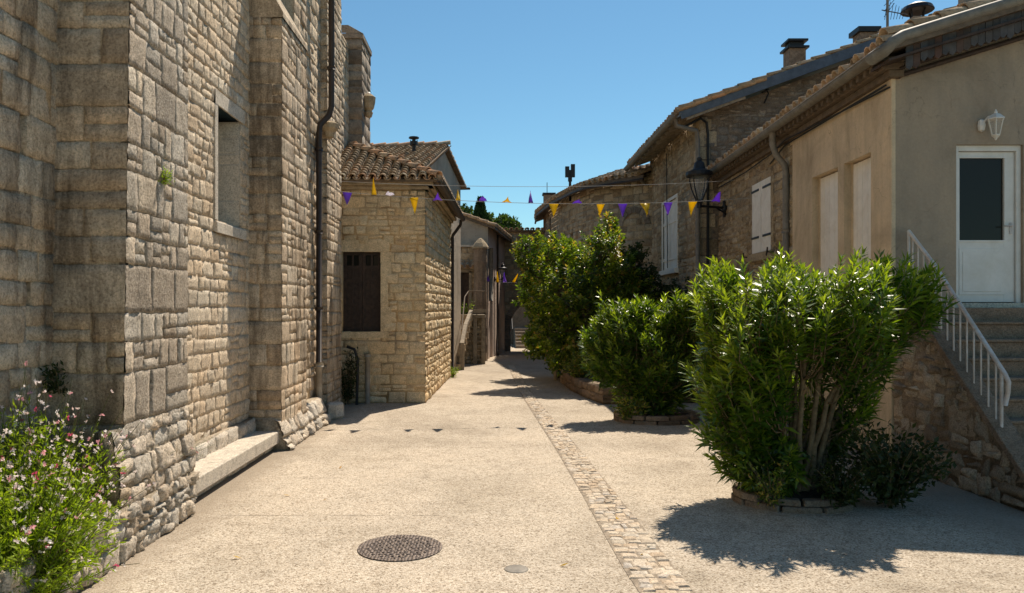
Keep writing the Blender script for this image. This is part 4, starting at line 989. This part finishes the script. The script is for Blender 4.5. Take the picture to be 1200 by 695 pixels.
mb=MB();mb.box(cx[0]-.26,cx[0]+.26,18.34,18.86,8.15,8.2);mb.box(cx[0]-.17,cx[0]+.17,18.45,18.75,8.2,8.32);mb.box(cx[0]-.24,cx[0]+.24,18.36,18.84,8.32,8.37);mb.build('chimney_cap',M['iron'],st_)
mb=MB();mb.box(8.75,9.15,18.3,18.7,7.6,8.5);st_=mb.build('chimney',M['brick'],h5,bevel=.01);ORG[st_]=ORG[h5]
mb=MB();mb.box(8.68,9.22,18.24,18.76,8.5,8.62);mb.build('chimney_cap',M['iron'],st_)

# ================================================================== ROUNDED HOUSE AT THE BEND
h6=thing('corner_house','brown stone house with a rounded corner and curving eaves beyond the tall stone house','house',(3.2,24.6,0))
pts=[(4.74,22.9),(3.75,24.0),(3.25,24.7),(3.0,25.6),(2.55,28),(2.2,31.5),(2.3,34.3)]
mb=MB();mg=MB()
ez=5.85
for i,(p,q) in enumerate(zip(pts,pts[1:])):
    f=Fr(q,p);ops=[(f.L-1.55,f.L-1.15,3.9,4.55)] if i==3 else []
    stones(mb,f,f.L,0,ez+.12,hr=(.14,.26),wr=(.18,.4),seed=130+i,res=.16,thick=.4,ops=ops,depth=.018)
mb.box(4.75,10,23.25,34,0,6.1,(.5,.5,1));mb.build('wall',M['brown_stone'],h6,smooth=True)
mb=MB();P=[];Q=[]
for i,(a,b) in enumerate(pts):
    i0=max(0,i-1);i1=min(len(pts)-1,i+1);d=nrm(np.array([pts[i1][0]-pts[i0][0],pts[i1][1]-pts[i0][1],0]));n_=np.array([-d[1],d[0],0])
    if n_[0]>0: n_=-n_
    if i==0: n_=nrm([-.75,-.65,0])
    P.append(np.array([a,b,ez])+n_*.42);Q.append(np.array([a,b,ez+1.35])-n_*3.4)
nF=len(P)
mb.add(P+Q+[p-UP*.09 for p in P]+[p-UP*.09 for p in Q],[(i,i+1,nF+i+1,nF+i) for i in range(nF-1)]+[(2*nF+i,3*nF+i,3*nF+i+1,2*nF+i+1) for i in range(nF-1)]+[(i,2*nF+i,2*nF+i+1,i+1) for i in range(nF-1)])
mb.build('roof_boards',M['beam_wood'],h6)
mb=MB()
for i in range(nF-1):
    A_=P[i];B_=P[i+1];w_=np.linalg.norm(B_-A_)
    up=nrm((Q[i]+Q[i+1])/2-(A_+B_)/2);tile_roof(mb,A_+UP*.01,nrm(B_-A_),up,w_,1.6,seed=140+i,cw=.23,cl=.35)
mb.build('roof',M['tile'],h6,smooth=True)
mb=MB();mb.tube([p-UP*.13+(q-p)*0 for p,q in zip(P,Q)],.04,6);mb.build('gutter',M['pipe_brown'],h6)
f=Fr(pts[4],pts[3]);
mb=MB();q=f.p(f.L-1.35,4.22,0);mb.wbox(f,f.L-1.55,f.L-1.15,3.9,4.55,-.2,-.15);mb.build('window',M['dark_wood'],h6)
# blind arch drawn in relief on the slanted face
f=Fr(pts[1],pts[0]);mb=MB();c_=f.L*.55
for k in range(9):
    a0=math.pi*(k+.04)/9;a1=math.pi*(k+.96)/9
    pr=[(c_-rr*math.cos(a),4.45+rr*.9*math.sin(a)) for rr,a in ((.42,a0),(.42,a1),(.62,a1),(.62,a0))]
    mb.add([f.p(a,b,.04) for a,b in pr]+[f.p(a,b,-.02) for a,b in pr],[(0,1,2,3),(4,5,1,0),(5,6,2,1),(6,7,3,2),(7,4,0,3)],(RS.rand(),.3,0))
mb.build('blind_arch',M['grey_stone'],h6)
for u,v_ in ((29.6,.0),):
    q=np.array([2.3,30.6,0]);pipe('drainpipe',[q+UP*5.5,q],.05,'pipe_brown',h6)
sr=at(668,216,27.0)
si=thing('roof_siren','small dark twin box siren on a pole above the corner house roof','siren',tuple(sr))
mb=MB();mb.tube([sr-UP*.6,sr+UP*.15],.05,6);mb.tube([sr+UP*.1,sr+UP*.3],.08,6);mb.build('pole',M['iron'],si)
mb=MB();mb.box(sr[0]-.17,sr[0]-.03,sr[1]-.07,sr[1]+.07,sr[2]+.25,sr[2]+.62);mb.box(sr[0]+.03,sr[0]+.17,sr[1]-.07,sr[1]+.07,sr[2]+.25,sr[2]+.7);mb.box(sr[0]-.03,sr[0]+.03,sr[1]-.05,sr[1]+.05,sr[2]+.3,sr[2]+.5);mb.build('horn',M['iron'],si)
es=thing('end_chimney','slim dark chimney at the far end of the corner house','chimney',(2.35,33,0))
mb=MB();mb.box(2.15,2.6,32.6,33.0,5.2,6.75);mb.build('stack',M['dark_stone'],es,bevel=.01)
mb=MB();mb.box(2.1,2.65,32.55,33.05,6.75,6.83);mb.tube([(2.3,32.8,6.83),(2.3,32.8,7.3)],.015,5);mb.build('cap',M['iron'],es)

# street lantern on the plastered house corner
wp=fa4.p(ua(16.75),H-(246-CY)/F*16.7,.02);lp=at(819.5,238,16.4)
street_lantern('street_lantern','large black tulip shaped wall lantern on the right between two houses',lp,wp,1.0)

# ================================================================== BUNTING
def bunting(name,label,A,B,sag,flags,size,cols,rs,up=()):
    A=np.asarray(A,float);B=np.asarray(B,float)
    t=thing(name,label,'bunting',tuple(A))
    P=lambda s:A*(1-s)+B*s-UP*sag*4*s*(1-s)
    mb=MB();mb.tube([P(s) for s in np.linspace(0,1,30)],.0045,5);mb.build('cord',M['wire'],t)
    d=nrm(B-A)
    for i,(s,c,mode) in enumerate(flags):
        p=P(s);w=size*.5;h=size*1.5*rs.uniform(.85,1.1)
        ang={'d':rs.uniform(-.5,.5),'u':math.pi+rs.uniform(-.7,.7),'s':math.pi/2*rs.uniform(.95,1.2),'f':math.pi*.6}[mode];w=w*(.62 if mode=='u' else 1)*rs.uniform(.8,1.05)
        yaw=rs.uniform(-.25,.25)
        n_=np.array([-d[1],d[0],0])
        dn=-UP*math.cos(ang)+n_*math.sin(ang)*-1
        dd_=nrm(d+n_*yaw*1.6)
        rows=6;V=[];Fc=[]
        for r_ in range(rows+1):
            tt=r_/rows
            for k in range(3):
                uu=(k-1)*w*(1-tt)
                curl=math.sin(tt*3.2+i*1.7)*.022*(1+tt)+(k-1)**2*.02*math.sin(i*2.1)+(k-1)*.02*tt
                V.append(p+dd_*uu+dn*h*tt+np.cross(dd_,dn)*curl)
        for r_ in range(rows):
            for k in range(2): Fc.append((r_*3+k,r_*3+k+1,(r_+1)*3+k+1,(r_+1)*3+k))
        m_=MB();m_.add(V,Fc);o=m_.build('flag',M[c],t,smooth=True)
        m=o.modifiers.new('solid','SOLIDIFY');m.thickness=.0015
    return t
A=np.array([-2.93,14.05,4.06]);B=fa4.p(ua(14.75),4.03,.05)
fx=[(407,'p','d'),(438,'y','u'),(457,'w','s'),(485.5,'y','d'),(513,'p','s'),(537,'y','u'),(566,'p','s'),(593.5,'y','f'),(622,'p','u'),(649,'y','d'),(676,'p','s'),(704,'y','d'),(730,'p','d'),(756,'y','d'),(783,'p','d'),(812,'y','d'),(838,'p','f')]
cm={'p':'f_purple','y':'f_yellow','w':'f_white'}
fl=[]
for px,c,mo in fx:
    k=(px-CX)/F;s=(k*A[1]-A[0])/((B[0]-A[0])-k*(B[1]-A[1]));fl.append((s,cm[c],mo))
bunting('bunting','string of yellow and purple pennants across the near part of the street',A,B,.17,fl,.19,cm,np.random.RandomState(5))
A2=np.array([-.37,28.85,2.93]);B2=np.array([2.4,30.4,3.0])
bunting('bunting','short string of purple and yellow pennants far down by the archway',A2,B2,.05,[(.07,'f_purple','u'),(.18,'f_yellow','u'),(.30,'f_purple','u'),(.42,'f_yellow','u'),(.53,'f_purple','u')],.27,cm,np.random.RandomState(6))
mb=MB();a=np.array([-2.93,14.3,4.28]);b=fa4.p(ua(15.8),4.55,.02)
mb.tube([a*(1-s)+b*s-UP*.12*s*(1-s)*4 for s in np.linspace(0,1,24)],.004,5)
tag(mb.build('overhead_wire',M['wire']),'thin pale wire stretched across the street just above the near bunting','wire')

# ================================================================== THINGS ON THE GROUND
mc=thing('manhole_cover','round rusty brown manhole cover set in the paving','manhole cover',(-.74,6.1,0))
mb=MB();mb.lathe((-.74,6.1,0),[(.30,.002),(.335,.004),(.335,.009),(.305,.009),(.30,.004)],40);mb.build('rim',M['cover'],mc)
mb=MB();rs=np.random.RandomState(2);n=40;vs=[(-.74,6.1,.008)]+[(-.74+.30*math.cos(2*math.pi*k/n),6.1+.30*math.sin(2*math.pi*k/n),.008) for k in range(n)]
mb.add(vs,[(0,1+k,1+(k+1)%n) for k in range(n)])
for i in range(-6,7):
    for j in range(-6,7):
        x_,y_=i*.045+(j%2)*.022+rs.uniform(-.008,.008),j*.045+rs.uniform(-.008,.008)
        if x_*x_+y_*y_<.272**2:
            c=(-.74+x_,6.1+y_);r_=.015
            mb.add([(c[0]+r_*math.cos(t),c[1]+r_*math.sin(t),z) for z,r_ in ((.008,.016),(.014,.012)) for t in np.arange(6)*math.pi/3],[tuple(range(6,12))]+[(k,(k+1)%6,6+(k+1)%6,6+k) for k in range(6)])
mb.build('lid',M['cover'],mc)
p=gr(605,667);mb=MB();mb.lathe(tuple(p),[(0,.008),(.065,.008),(.085,.005),(.09,.001)],18)
tag(mb.build('valve_cover',M['zinc'],smooth=False),'tiny round grey metal valve cover near the bottom of the paving','valve cover')
# fallen leaves
def fallen(px,py,lab,size,mat,k):
    p=gr(px,py);a=k*1.9;d=np.array([math.cos(a),math.sin(a),0]);s=np.array([-d[1],d[0],0])
    v=[p-d*size+UP*.006,p-s*size*.35+UP*.012,p+UP*.02,p+s*size*.4+UP*.016,p+d*size+UP*.028]
    mb=MB();mb.add(v,[(0,1,2,3),(1,4,3,2)] if False else [(0,1,2),(0,2,3),(1,4,2),(2,4,3)],(.2+.15*(k%5),.5,0))
    tag(mb.build('fallen_leaf',mat),lab,'leaf','fallen leaves on the paving')
for i,(px,py,lab,s) in enumerate([(661,664,'orange fallen leaf beside the small grey valve cover',.035),(724,610,'yellow fallen leaf on the strip of setts',.045),
    (336,582,'yellow fallen leaf closest to the end of the stone bench',.04),(381,587,'brown fallen leaf just right of the yellow one near the bench',.03),
    (399,549,'small dark fallen leaf on the left part of the paving towards the house',.03),(278,655,'pale fallen leaf near the low rubble wall and the flowers',.035),(752,652,'red fallen leaf on the lower end of the sett strip',.025)]):
    fallen(px,py,lab,s,M['leaf_yellow'],i)

# ================================================================== PLANTERS AND SHRUBS
def ring_planter(name,label,c,rx,ry,h,mat,seed,t=.14,n=14):
    rs=np.random.RandomState(seed);o=thing(name,label,'planter',(c[0],c[1],0));mb=MB()
    for lay in range(2):
        zb=lay*h*.5
        for k in range(n):
            a0=2*math.pi*(k+.5*lay+.02+rs.uniform(0,.02))/n;a1=2*math.pi*(k+.5*lay+.96)/n;vs=[]
            jr=rs.uniform(-.02,.02);zt=zb+h*.5-.008+rs.uniform(-.006,.006)
            for rr in (1+jr/rx,1-t/rx+jr/rx):
                for a in (a0,(a0+a1)/2,a1):
                    for z in (zb,zt): vs.append((c[0]+rx*rr*math.cos(a),c[1]+ry*rr*math.sin(a),z))
            f=[(0,2,3,1),(2,4,5,3),(6,7,9,8),(8,9,11,10),(1,3,9,7),(3,5,11,9),(0,1,7,6),(4,10,11,5)]
            mb.add(vs,f,(rs.rand(),rs.rand(),0))
    mb.build('rim',M[mat],o,bevel=.018)
    mb=MB();n2=24;v=[(c[0],c[1],h*.85)]+[(c[0]+(rx-t*.9)*math.cos(2*math.pi*k/n2),c[1]+(ry-t*.9)*math.sin(2*math.pi*k/n2),h*.72) for k in range(n2)]
    mb.add(v,[(0,1+k,1+(k+1)%n2) for k in range(n2)]);mb.build('soil',M['soil'],o);return o

def oleander(label,base,blobs,nsh,seed,mains,tone0=.45,nw=8,ll=(.10,.15),sl=.24,lw=.0105):
    rs=np.random.RandomState(seed);base=np.asarray(base,float)
    t=thing('oleander',label,'shrub',tuple(base))
    P=shell_points(blobs,nsh,rs,.6,.3)
    C=base+UP*.3
    far=P[rs.choice(len(P),int(nsh*.10),replace=False)];dv=far-C;dv/=np.linalg.norm(dv,axis=1)[:,None]
    up_=dv[:,2]>.25;P=np.concatenate([P,far[up_]+dv[up_]*rs.uniform(.06,.22,up_.sum())[:,None]])
    A=(P-C);A/=np.linalg.norm(A,axis=1)[:,None];A=A+UP*.55+rs.normal(0,.22,P.shape)
    fo=MB();top=P[:,2].max()
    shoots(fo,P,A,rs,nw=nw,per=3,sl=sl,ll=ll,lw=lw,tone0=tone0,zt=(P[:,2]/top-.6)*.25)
    st=MB();nodes=[]
    for m_ in mains:
        m_=[np.asarray(q,float) for q in m_];n=9
        pts=[]
        for i in range(n):
            s=i/(n-1)*(len(m_)-1);k=min(int(s),len(m_)-2);pts.append(m_[k]*(1-(s-k))+m_[k+1]*(s-k)+rs.normal(0,.012,3)*(i>0))
        st.tube(pts,list(np.linspace(.034,.012,n)),7);nodes+=pts[3:]
    Nd=np.array(nodes)
    An=A/np.linalg.norm(A,axis=1)[:,None]
    for i in range(0,len(P)):
        s0=P[i]-An[i]*sl
        st.tube([s0,P[i]],[.0045,.002],4,cap=False)
        if rs.rand()<.004: pass
        if i%2==0:
            d=np.linalg.norm(Nd-s0,axis=1)+np.maximum(0,Nd[:,2]-s0[2]+.1)*3;j=d.argmin()
            mid=(Nd[j]+s0)/2-UP*.05;st.tube([Nd[j],mid,s0],[.009,.007,.0045],5,cap=False)
    de=MB();q=[];
    for i in range(9):
        c_=Nd[rs.randint(len(Nd))]+rs.normal(0,.06,3)
        for k in range(16): q.append((c_+rs.normal(0,.03,3),nrm([rs.normal(0,.35),rs.normal(0,.35),-1])))
    leaves(de,np.array([a for a,b in q]),np.array([b for a,b in q]),rs.uniform(.09,.15,len(q)),rs.uniform(.008,.012,len(q)),rs,rs.rand(len(q)))
    de.build('dead_leaves',M['dead'],t)
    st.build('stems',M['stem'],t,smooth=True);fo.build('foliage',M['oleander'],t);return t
Yb=7.65
def bl(lst,Y0): return [(at(px,py,Y0+dy),r) for px,py,r,dy in lst]
blobs=bl([(868,375,.46,-.1),(862,450,.42,0),(872,520,.36,-.05),(925,350,.42,.2),(925,350,.36,-.4),(985,350,.42,-.25),(985,365,.4,.35),(1045,345,.40,.0),(1062,350,.34,.3),(1005,400,.34,-.3),(925,430,.42,.45),(872,450,.40,-.35),(965,505,.3,.5),(925,535,.28,.35),(1080,335,.25,.1),(838,330,.26,.25),(905,545,.32,-.2),(1020,420,.32,.2),(1000,470,.25,.1),(852,492,.32,-.1),(872,545,.26,-.1),(1000,360,.36,-.6),(930,365,.34,-.65),(880,400,.32,-.6),(852,400,.3,.2)],Yb)
bs=np.array([2.97,7.6,.22])
mains=[]
for tx,ty,dy in ((868,390,-.1),(850,450,0),(925,360,.2),(950,340,-.3),(985,350,-.2),(1040,350,0),(1062,360,.3),(1005,400,-.2),(935,430,.1),(890,420,-.3),(870,500,-.05),(960,480,.3),(1045,350,.2),(900,350,.3)):
    tip=at(tx,ty,Yb+dy);b0=bs+np.array([(tip[0]-bs[0])*.18,dy*.3,-.1]);mid=b0+(tip-b0)*.5+np.array([(bs[0]-tip[0])*.10,0,.12]);mains.append((b0,mid,tip))
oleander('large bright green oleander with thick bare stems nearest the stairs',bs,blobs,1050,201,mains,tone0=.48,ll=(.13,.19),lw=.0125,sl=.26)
ring_planter('stone_planter','low round stone planter ring under the large oleander',(2.97,7.6),.58,.50,.13,'dark_stone',7,n=9)
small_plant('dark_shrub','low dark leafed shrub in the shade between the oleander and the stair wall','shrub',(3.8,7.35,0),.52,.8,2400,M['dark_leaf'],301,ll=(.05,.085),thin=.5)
small_plant('planter_weed','small green weed spilling over the front of the low planter','plant',(2.60,7.18,.05),.22,.42,800,M['laurel'],302)
# second oleander
Y2=13.2
blobs=bl([(725,385,.5,0),(760,380,.5,.2),(790,390,.5,.1),(715,420,.4,-.2),(760,420,.55,-.2),(795,440,.45,0),(745,460,.38,0),(775,470,.35,-.1),(700,395,.3,0),(805,370,.35,.3),(805,365,.35,-.2)],Y2)
b2=np.array([2.75,13.2,.2])
mains=[]
for tx,ty,dy in ((715,410,-.1),(735,390,.1),(760,380,0),(785,390,.2),(800,400,0),(745,430,-.3),(770,420,-.3),(800,380,-.2)):
    tip=at(tx,ty,Y2+dy);c0=b2+np.array([(tip[0]-b2[0])*.15,dy*.3,-.1]);mains.append((c0,(c0+tip)/2,tip))
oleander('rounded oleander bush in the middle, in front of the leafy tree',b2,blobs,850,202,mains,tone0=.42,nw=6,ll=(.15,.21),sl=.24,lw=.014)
ring_planter('stone_planter','low round stone planter ring under the middle oleander',(2.78,13.1),.72,.6,.15,'dark_stone',8,n=11)
# raised bed along the right
rb=thing('raised_bed','long low stone edged planting bed running under the leafy tree','planter',(2.6,18,0))
ep=[(2.2,15.3),(1.95,16.6),(1.8,18.0),(1.75,19.8),(1.85,21.2)]
mb=MB()
for i,(p,q) in enumerate(zip(ep,ep[1:])):
    f=Fr(q,p);
    if f.N[0]>0: f=Fr(q,p,flip=True)
    stones(mb,f,f.L,0,.34,hr=(.12,.2),wr=(.2,.4),seed=310+i,depth=.03,thick=.25,res=.12)
f=Fr((2.2,15.3),(4.7,15.6));stones(mb,f,f.L,0,.34,hr=(.12,.2),wr=(.2,.4),seed=320,depth=.03,thick=.25,res=.12)
mb.build('edging',M['dark_stone'],rb,smooth=True)
mb=MB();mb.add([(2.3,15.5,.30),(4.7,15.8,.30),(4.7,23,.30),(2.0,21.2,.30),(1.95,19.8,.30),(2,18,.30)],[(0,1,2,3,4,5)]);mb.build('soil',M['soil'],rb)
mb=MB();mb.tube([(1.66,20.4,0),(1.67,20.4,1.0)],.055,8);tag(mb.build('wooden_post',M['pale_wood']),'short weathered wooden post standing under the leafy tree','post')
# leafy tree
tb=np.array([2.3,18.7,.36])
lt=thing('leafy_tree','broad leafy tree with glossy green leaves and orange tips in the middle','tree',tuple(tb))
blobs=bl([(640,305,.75,.2),(685,312,.75,0),(713,290,.5,.1),(713,268,.32,.1),(714,256,.16,.1),(735,310,.35,0),(656,345,.85,0),(705,330,.95,.1),(735,350,.8,.3),(625,320,.45,0),(672,380,.85,0),(642,385,.5,-.1),(720,395,.7,0),(660,410,.6,.2),(700,300,.7,-.5),(660,340,.7,-.7),(615,290,.36,.1),(690,435,.5,.3),(632,345,.75,2.4),(655,310,.85,2.6),(690,335,.9,2.5),(645,390,.7,2.2),(625,400,.4,1.6)],19.0)
rs=np.random.RandomState(401)
P=shell_points(blobs,2100,rs,.6,.2);C=tb+UP*1.3;A=P-C;A/=np.linalg.norm(A,axis=1)[:,None];A=A+UP*.4+rs.normal(0,.35,P.shape)
fo=MB();shoots(fo,P,A,rs,nw=5,per=3,sl=.24,ll=(.11,.17),lw=.028,ang=(80,35),tone0=.36,tv=.35)
fo.build('crown',M['laurel'],lt)
st=MB();trk=[tb-UP*.2,tb+np.array([.03,0,.6]),tb+np.array([-.02,.05,1.2])]
st.tube(trk,[.11,.085,.075],9)
for c_,r_ in blobs:
    st.tube([trk[2]-UP*.1,(trk[2]+c_)/2+rs.normal(0,.1,3),c_],[.05,.03,.012],6)
for i in range(0,2100,6):
    c_=min(blobs,key=lambda b:np.linalg.norm(b[0]-P[i]))[0];st.tube([c_,(c_+P[i])/2+rs.normal(0,.05,3),P[i]],[.012,.008,.004],4,cap=False)
st.build('trunk',M['bark'],lt,smooth=True)
ds=thing('shade_tree','dark shaded tree pressed against the tall stone house','tree',(4.0,20,.3))
blobs=bl([(752,330,.5,0),(745,300,.35,0),(765,345,.45,0),(740,380,.6,0),(790,345,.35,0),(812,340,.25,-.8)],19.6)
P=shell_points(blobs,500,rs,.4,.5);A=rs.normal(size=P.shape)+UP*.3
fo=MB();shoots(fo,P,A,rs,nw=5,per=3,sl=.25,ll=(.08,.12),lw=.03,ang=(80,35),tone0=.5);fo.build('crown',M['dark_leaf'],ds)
st=MB();st.tube([(4.0,20,.2),(4.0,19.9,1.5),(3.9,19.6,2.6)],[.07,.05,.03],7)
for c_,r_ in blobs: st.tube([(3.9,19.6,2.3),c_],[.03,.01],5)
st.build('trunk',M['bark'],ds)
small_plant('bed_shrub','dark low foliage spilling out of the raised bed behind the middle oleander','shrub',(2.55,15.9,.36),.5,.6,1500,M['laurel'],303,ll=(.06,.1))
small_plant('bed_shrub','dark trailing shrub over the edge of the raised bed below the leafy tree','shrub',(2.0,17.6,.28),.4,.6,1500,M['laurel'],311,ll=(.06,.1))
small_plant('planter_weed','leafy weed tuft at the left side of the middle planter ring','plant',(2.25,12.75,.05),.3,.4,900,M['laurel'],312,ll=(.05,.09))
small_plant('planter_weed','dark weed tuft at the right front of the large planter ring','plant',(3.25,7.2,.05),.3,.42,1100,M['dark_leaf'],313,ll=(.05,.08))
small_plant('bed_shrub','pale green shrub at the foot of the leafy tree towards the archway','shrub',(1.78,20.9,.0),.55,1.25,2600,M['laurel'],304,ll=(.07,.11),thin=.6)
small_plant('climbing_shrub','dark leafed shrub in the recess between the church and the low stone house','shrub',(-2.88,15.2,0),.26,1.2,900,M['dark_leaf'],305,ll=(.05,.08))
small_plant('corner_weed','little green weed at the far foot of the low stone house','plant',(-1.1,21.2,0),.16,.3,240,M['grass_leaf'],306)
small_plant('wall_weed','tiny yellow green weed growing out of the big buttress face','plant',(-2.84,6.62,2.98),.03,.12,60,M['grass_leaf'],307,ll=(.02,.035))
mb=MB();mb.tube([(-2.9,15.25,1.15),(-2.75,15.2,1.1),(-2.68,15.2,.9),(-2.7,15.2,0)],.03,7);tag(mb.build('garden_hose',M['wire_dark']),'bent black pipe in the dark recess beside the church','pipe')

# flowering gaura at the left
rs=np.random.RandomState(501)
def gaura(label,c,r,n,seed,hmax):
    rs=np.random.RandomState(seed);c=np.asarray(c,float);t=thing('flowering_plant',label,'plant',tuple(c),'flowering plants at the church foot')
    st=MB();fo=MB();fl=MB();LP=[];LD=[];TN=[]
    PP=[];PD=[];PT=[]
    for i in range(n):
        a=rs.uniform(0,2*math.pi);rr=r*math.sqrt(rs.rand());h=hmax*rs.uniform(.35,1.0)*(1-.35*(rr/r))
        b=c+np.array([math.cos(a),math.sin(a),0])*rr*.35;b[2]=.02
        tip=c+np.array([math.cos(a)*rr*1.15,math.sin(a)*rr*1.25,h])+rs.normal(0,.06,3)
        flowering=rs.rand()<.30
        if flowering: tip=tip+np.array([math.cos(a)*.14,-.04,rs.uniform(.18,.42)])+rs.normal(0,.10,3)
        if i%28==5 and seed==1: tip=np.array([rs.uniform(-2.95,-2.72),rs.uniform(6.0,7.9),rs.uniform(.35,.8)]);flowering=True
        if tip[0]<-3.36: tip[0]=-3.36+rs.uniform(0,.04)
        mid=(b+tip)/2+UP*h*.18;pts=[b,(b+mid)/2+UP*.03,mid,(mid+tip)/2+UP*.03,tip]
        st.tube(pts,[.004,.0035,.003,.0025,.0015],4,cap=False)
        nl=46
        for k in range(nl):
            s=rs.uniform(.12,.97 if not flowering else .72);q=s*4;j=min(3,int(q));p=pts[j]*(1-(q-j))+pts[j+1]*(q-j)
            LP.append(p+rs.normal(0,.008,3));d=nrm(pts[j+1]-pts[j])*.7+rs.normal(0,.55,3);LD.append(d);TN.append(.3+.5*s+rs.normal(0,.15))
        if flowering:
            for k in range(rs.randint(2,5)):
                s=1-rs.uniform(0,.35);q=s*4;j=min(3,int(q));p=pts[j]*(1-(q-j))+pts[j+1]*(q-j)+rs.normal(0,.012,3)
                tn=rs.choice([0,.12,.3,.66,1.],p=[.4,.22,.18,.14,.06]);sc=rs.uniform(.012,.021);nrm_=nrm(rs.normal(size=3)+np.array([.5,-.8,.5]))
                x_=nrm(np.cross(nrm_,rs.normal(size=3)));y_=np.cross(nrm_,x_)
                for m_ in range(4):
                    an=(m_-1.5)*.95;PP.append(p);PD.append((x_*math.cos(an)+y_*math.sin(an)+nrm_*.25)*1.);PT.append((tn,sc))
    P=np.array(LP);D=np.array(LD);lg=rs.uniform(.035,.07,len(P))
    leaves(fo,P,D,lg,lg*.10,rs,np.array(TN));PT=np.array(PT)
    leaves(fl,np.array(PP),np.array(PD),PT[:,1]*1.25,PT[:,1]*.45,rs,PT[:,0],fold=.1,droop=-.1)
    st.build('stems',M['red_stem'],t);fo.build('foliage',M['grass_leaf'],t);fl.build('flowers',M['petal'],t)
gaura('pink and white flowering plant against the buttress, tallest of the flower clump',(-3.15,5.35,0),.40,400,1,1.25)
gaura('bushy pink and white flowering plant nearest the bottom left corner',(-2.98,4.75,0),.48,520,2,.95)
gaura('pink flowering plant leaning on the recessed church wall at the left edge',(-3.25,5.0,0),.36,300,3,1.3)
small_plant('wall_weed','dark weed tuft growing where the big buttress meets the recessed wall','plant',(-3.3,5.84,1.25),.1,.22,160,M['dark_leaf'],309)

# hillside trees
def far_tree(label,c,r,h,seed,cyp=False):
    rs=np.random.RandomState(seed);c=np.asarray(c,float)
    t=thing('cypress_tree' if cyp else 'pine_tree',label,'tree',tuple(c),None if cyp else 'pines on the hill')
    n=2600;fo=MB()
    if cyp:
        z=rs.uniform(.03,1,n);rad=r*np.minimum(1,(1-z)*1.9+.05)*np.sqrt(rs.uniform(.4,1,n));a=rs.uniform(0,6.283,n)
        P=c+np.stack([rad*np.cos(a),rad*np.sin(a),z*h],1);D=np.stack([.3*np.cos(a),.3*np.sin(a),np.ones(n)],1)
    else:
        bb=[(c+np.array([rs.uniform(-.7,.7)*r,rs.uniform(-.6,.6)*r,h*rs.uniform(.55,.95)]),r*rs.uniform(.3,.5)) for _ in range(12)]
        P=shell_points(bb,n,rs,.3,.6,.75);D=rs.normal(size=P.shape)+UP*.6
    leaves(fo,P,D,rs.uniform(.35,.7,n),rs.uniform(.12,.22,n),rs,rs.rand(n));fo.build('crown',M['cypress' if cyp else 'pine'],t)
    st=MB();st.tube([c-UP*.5,c+UP*h*.75],[.22,.1],7);st.build('trunk',M['bark'],t)
Yh=84
for i,(px,py,r,lab) in enumerate([(532,240,3.0,'round green pine on the hill, leftmost and half hidden by the gabled house'),(549,242,2.3,'green pine on the hill just left of the cypress'),(574,246,2.2,'green pine on the hill just right of the cypress'),(588,252,2.2,'green pine lower on the hill above the pinkish house roof'),(601,258,2.0,'smallest green pine at the right end of the hill')]):
    p=at(px,py+8,Yh+i*1.5);far_tree(lab,(p[0],p[1],p[2]-5.5),r,5.5,600+i)
p=at(563,236,80);far_tree('tall dark pointed cypress standing among the pines on the hill',(p[0],p[1],p[2]-6.5),1.15,6.5,620,True)

# ================================================================== CAMERA, LIGHT, WORLD
cam=bpy.data.cameras.new('camera');co=bpy.data.objects.new('camera',cam);COL.objects.link(co);S.camera=co
co.location=(0,0,H);co.rotation_euler=(R(90),0,0);cam.sensor_width=36;cam.lens=36*F/1200
cam.shift_x=(600-CX)/1200;cam.shift_y=(CY-347.5)/1200
cam.clip_end=1000;cam.clip_start=.05
hx,hy=.29,.56
el=math.atan2(1,math.hypot(hx,hy));az=math.atan2(hx,hy)   # az from +Y towards +X
sun=bpy.data.lights.new('sun','SUN');so=bpy.data.objects.new('sun',sun);COL.objects.link(so)
sun.energy=5.0;sun.angle=R(.5);sun.color=(1,.89,.745)
so.rotation_euler=Vector((hx,hy,1)).to_track_quat('Z','Y').to_euler();so.location=(5,10,20)
W=bpy.data.worlds.new('World');S.world=W;W.use_nodes=True;nt=W.node_tree
sky=nt.nodes.new('ShaderNodeTexSky');sky.sky_type='NISHITA';sky.sun_disc=False;sky.sun_elevation=el;sky.sun_rotation=az
sky.altitude=100;sky.air_density=1.05;sky.dust_density=.1;sky.ozone_density=1.0
bg=nt.nodes['Background'];tint=mixc(nt,1.,sky.outputs[0],(.73,1.05,1.09),'MULTIPLY');nt.links.new(tint,bg.inputs[0]);bg.inputs[1].default_value=.08
S.view_settings.view_transform='Standard';S.view_settings.look='None';S.view_settings.exposure=.38;S.view_settings.gamma=1
S.render.engine='CYCLES';S.cycles.use_denoising=True;S.cycles.max_bounces=6;S.cycles.diffuse_bounces=4;S.cycles.transparent_max_bounces=8
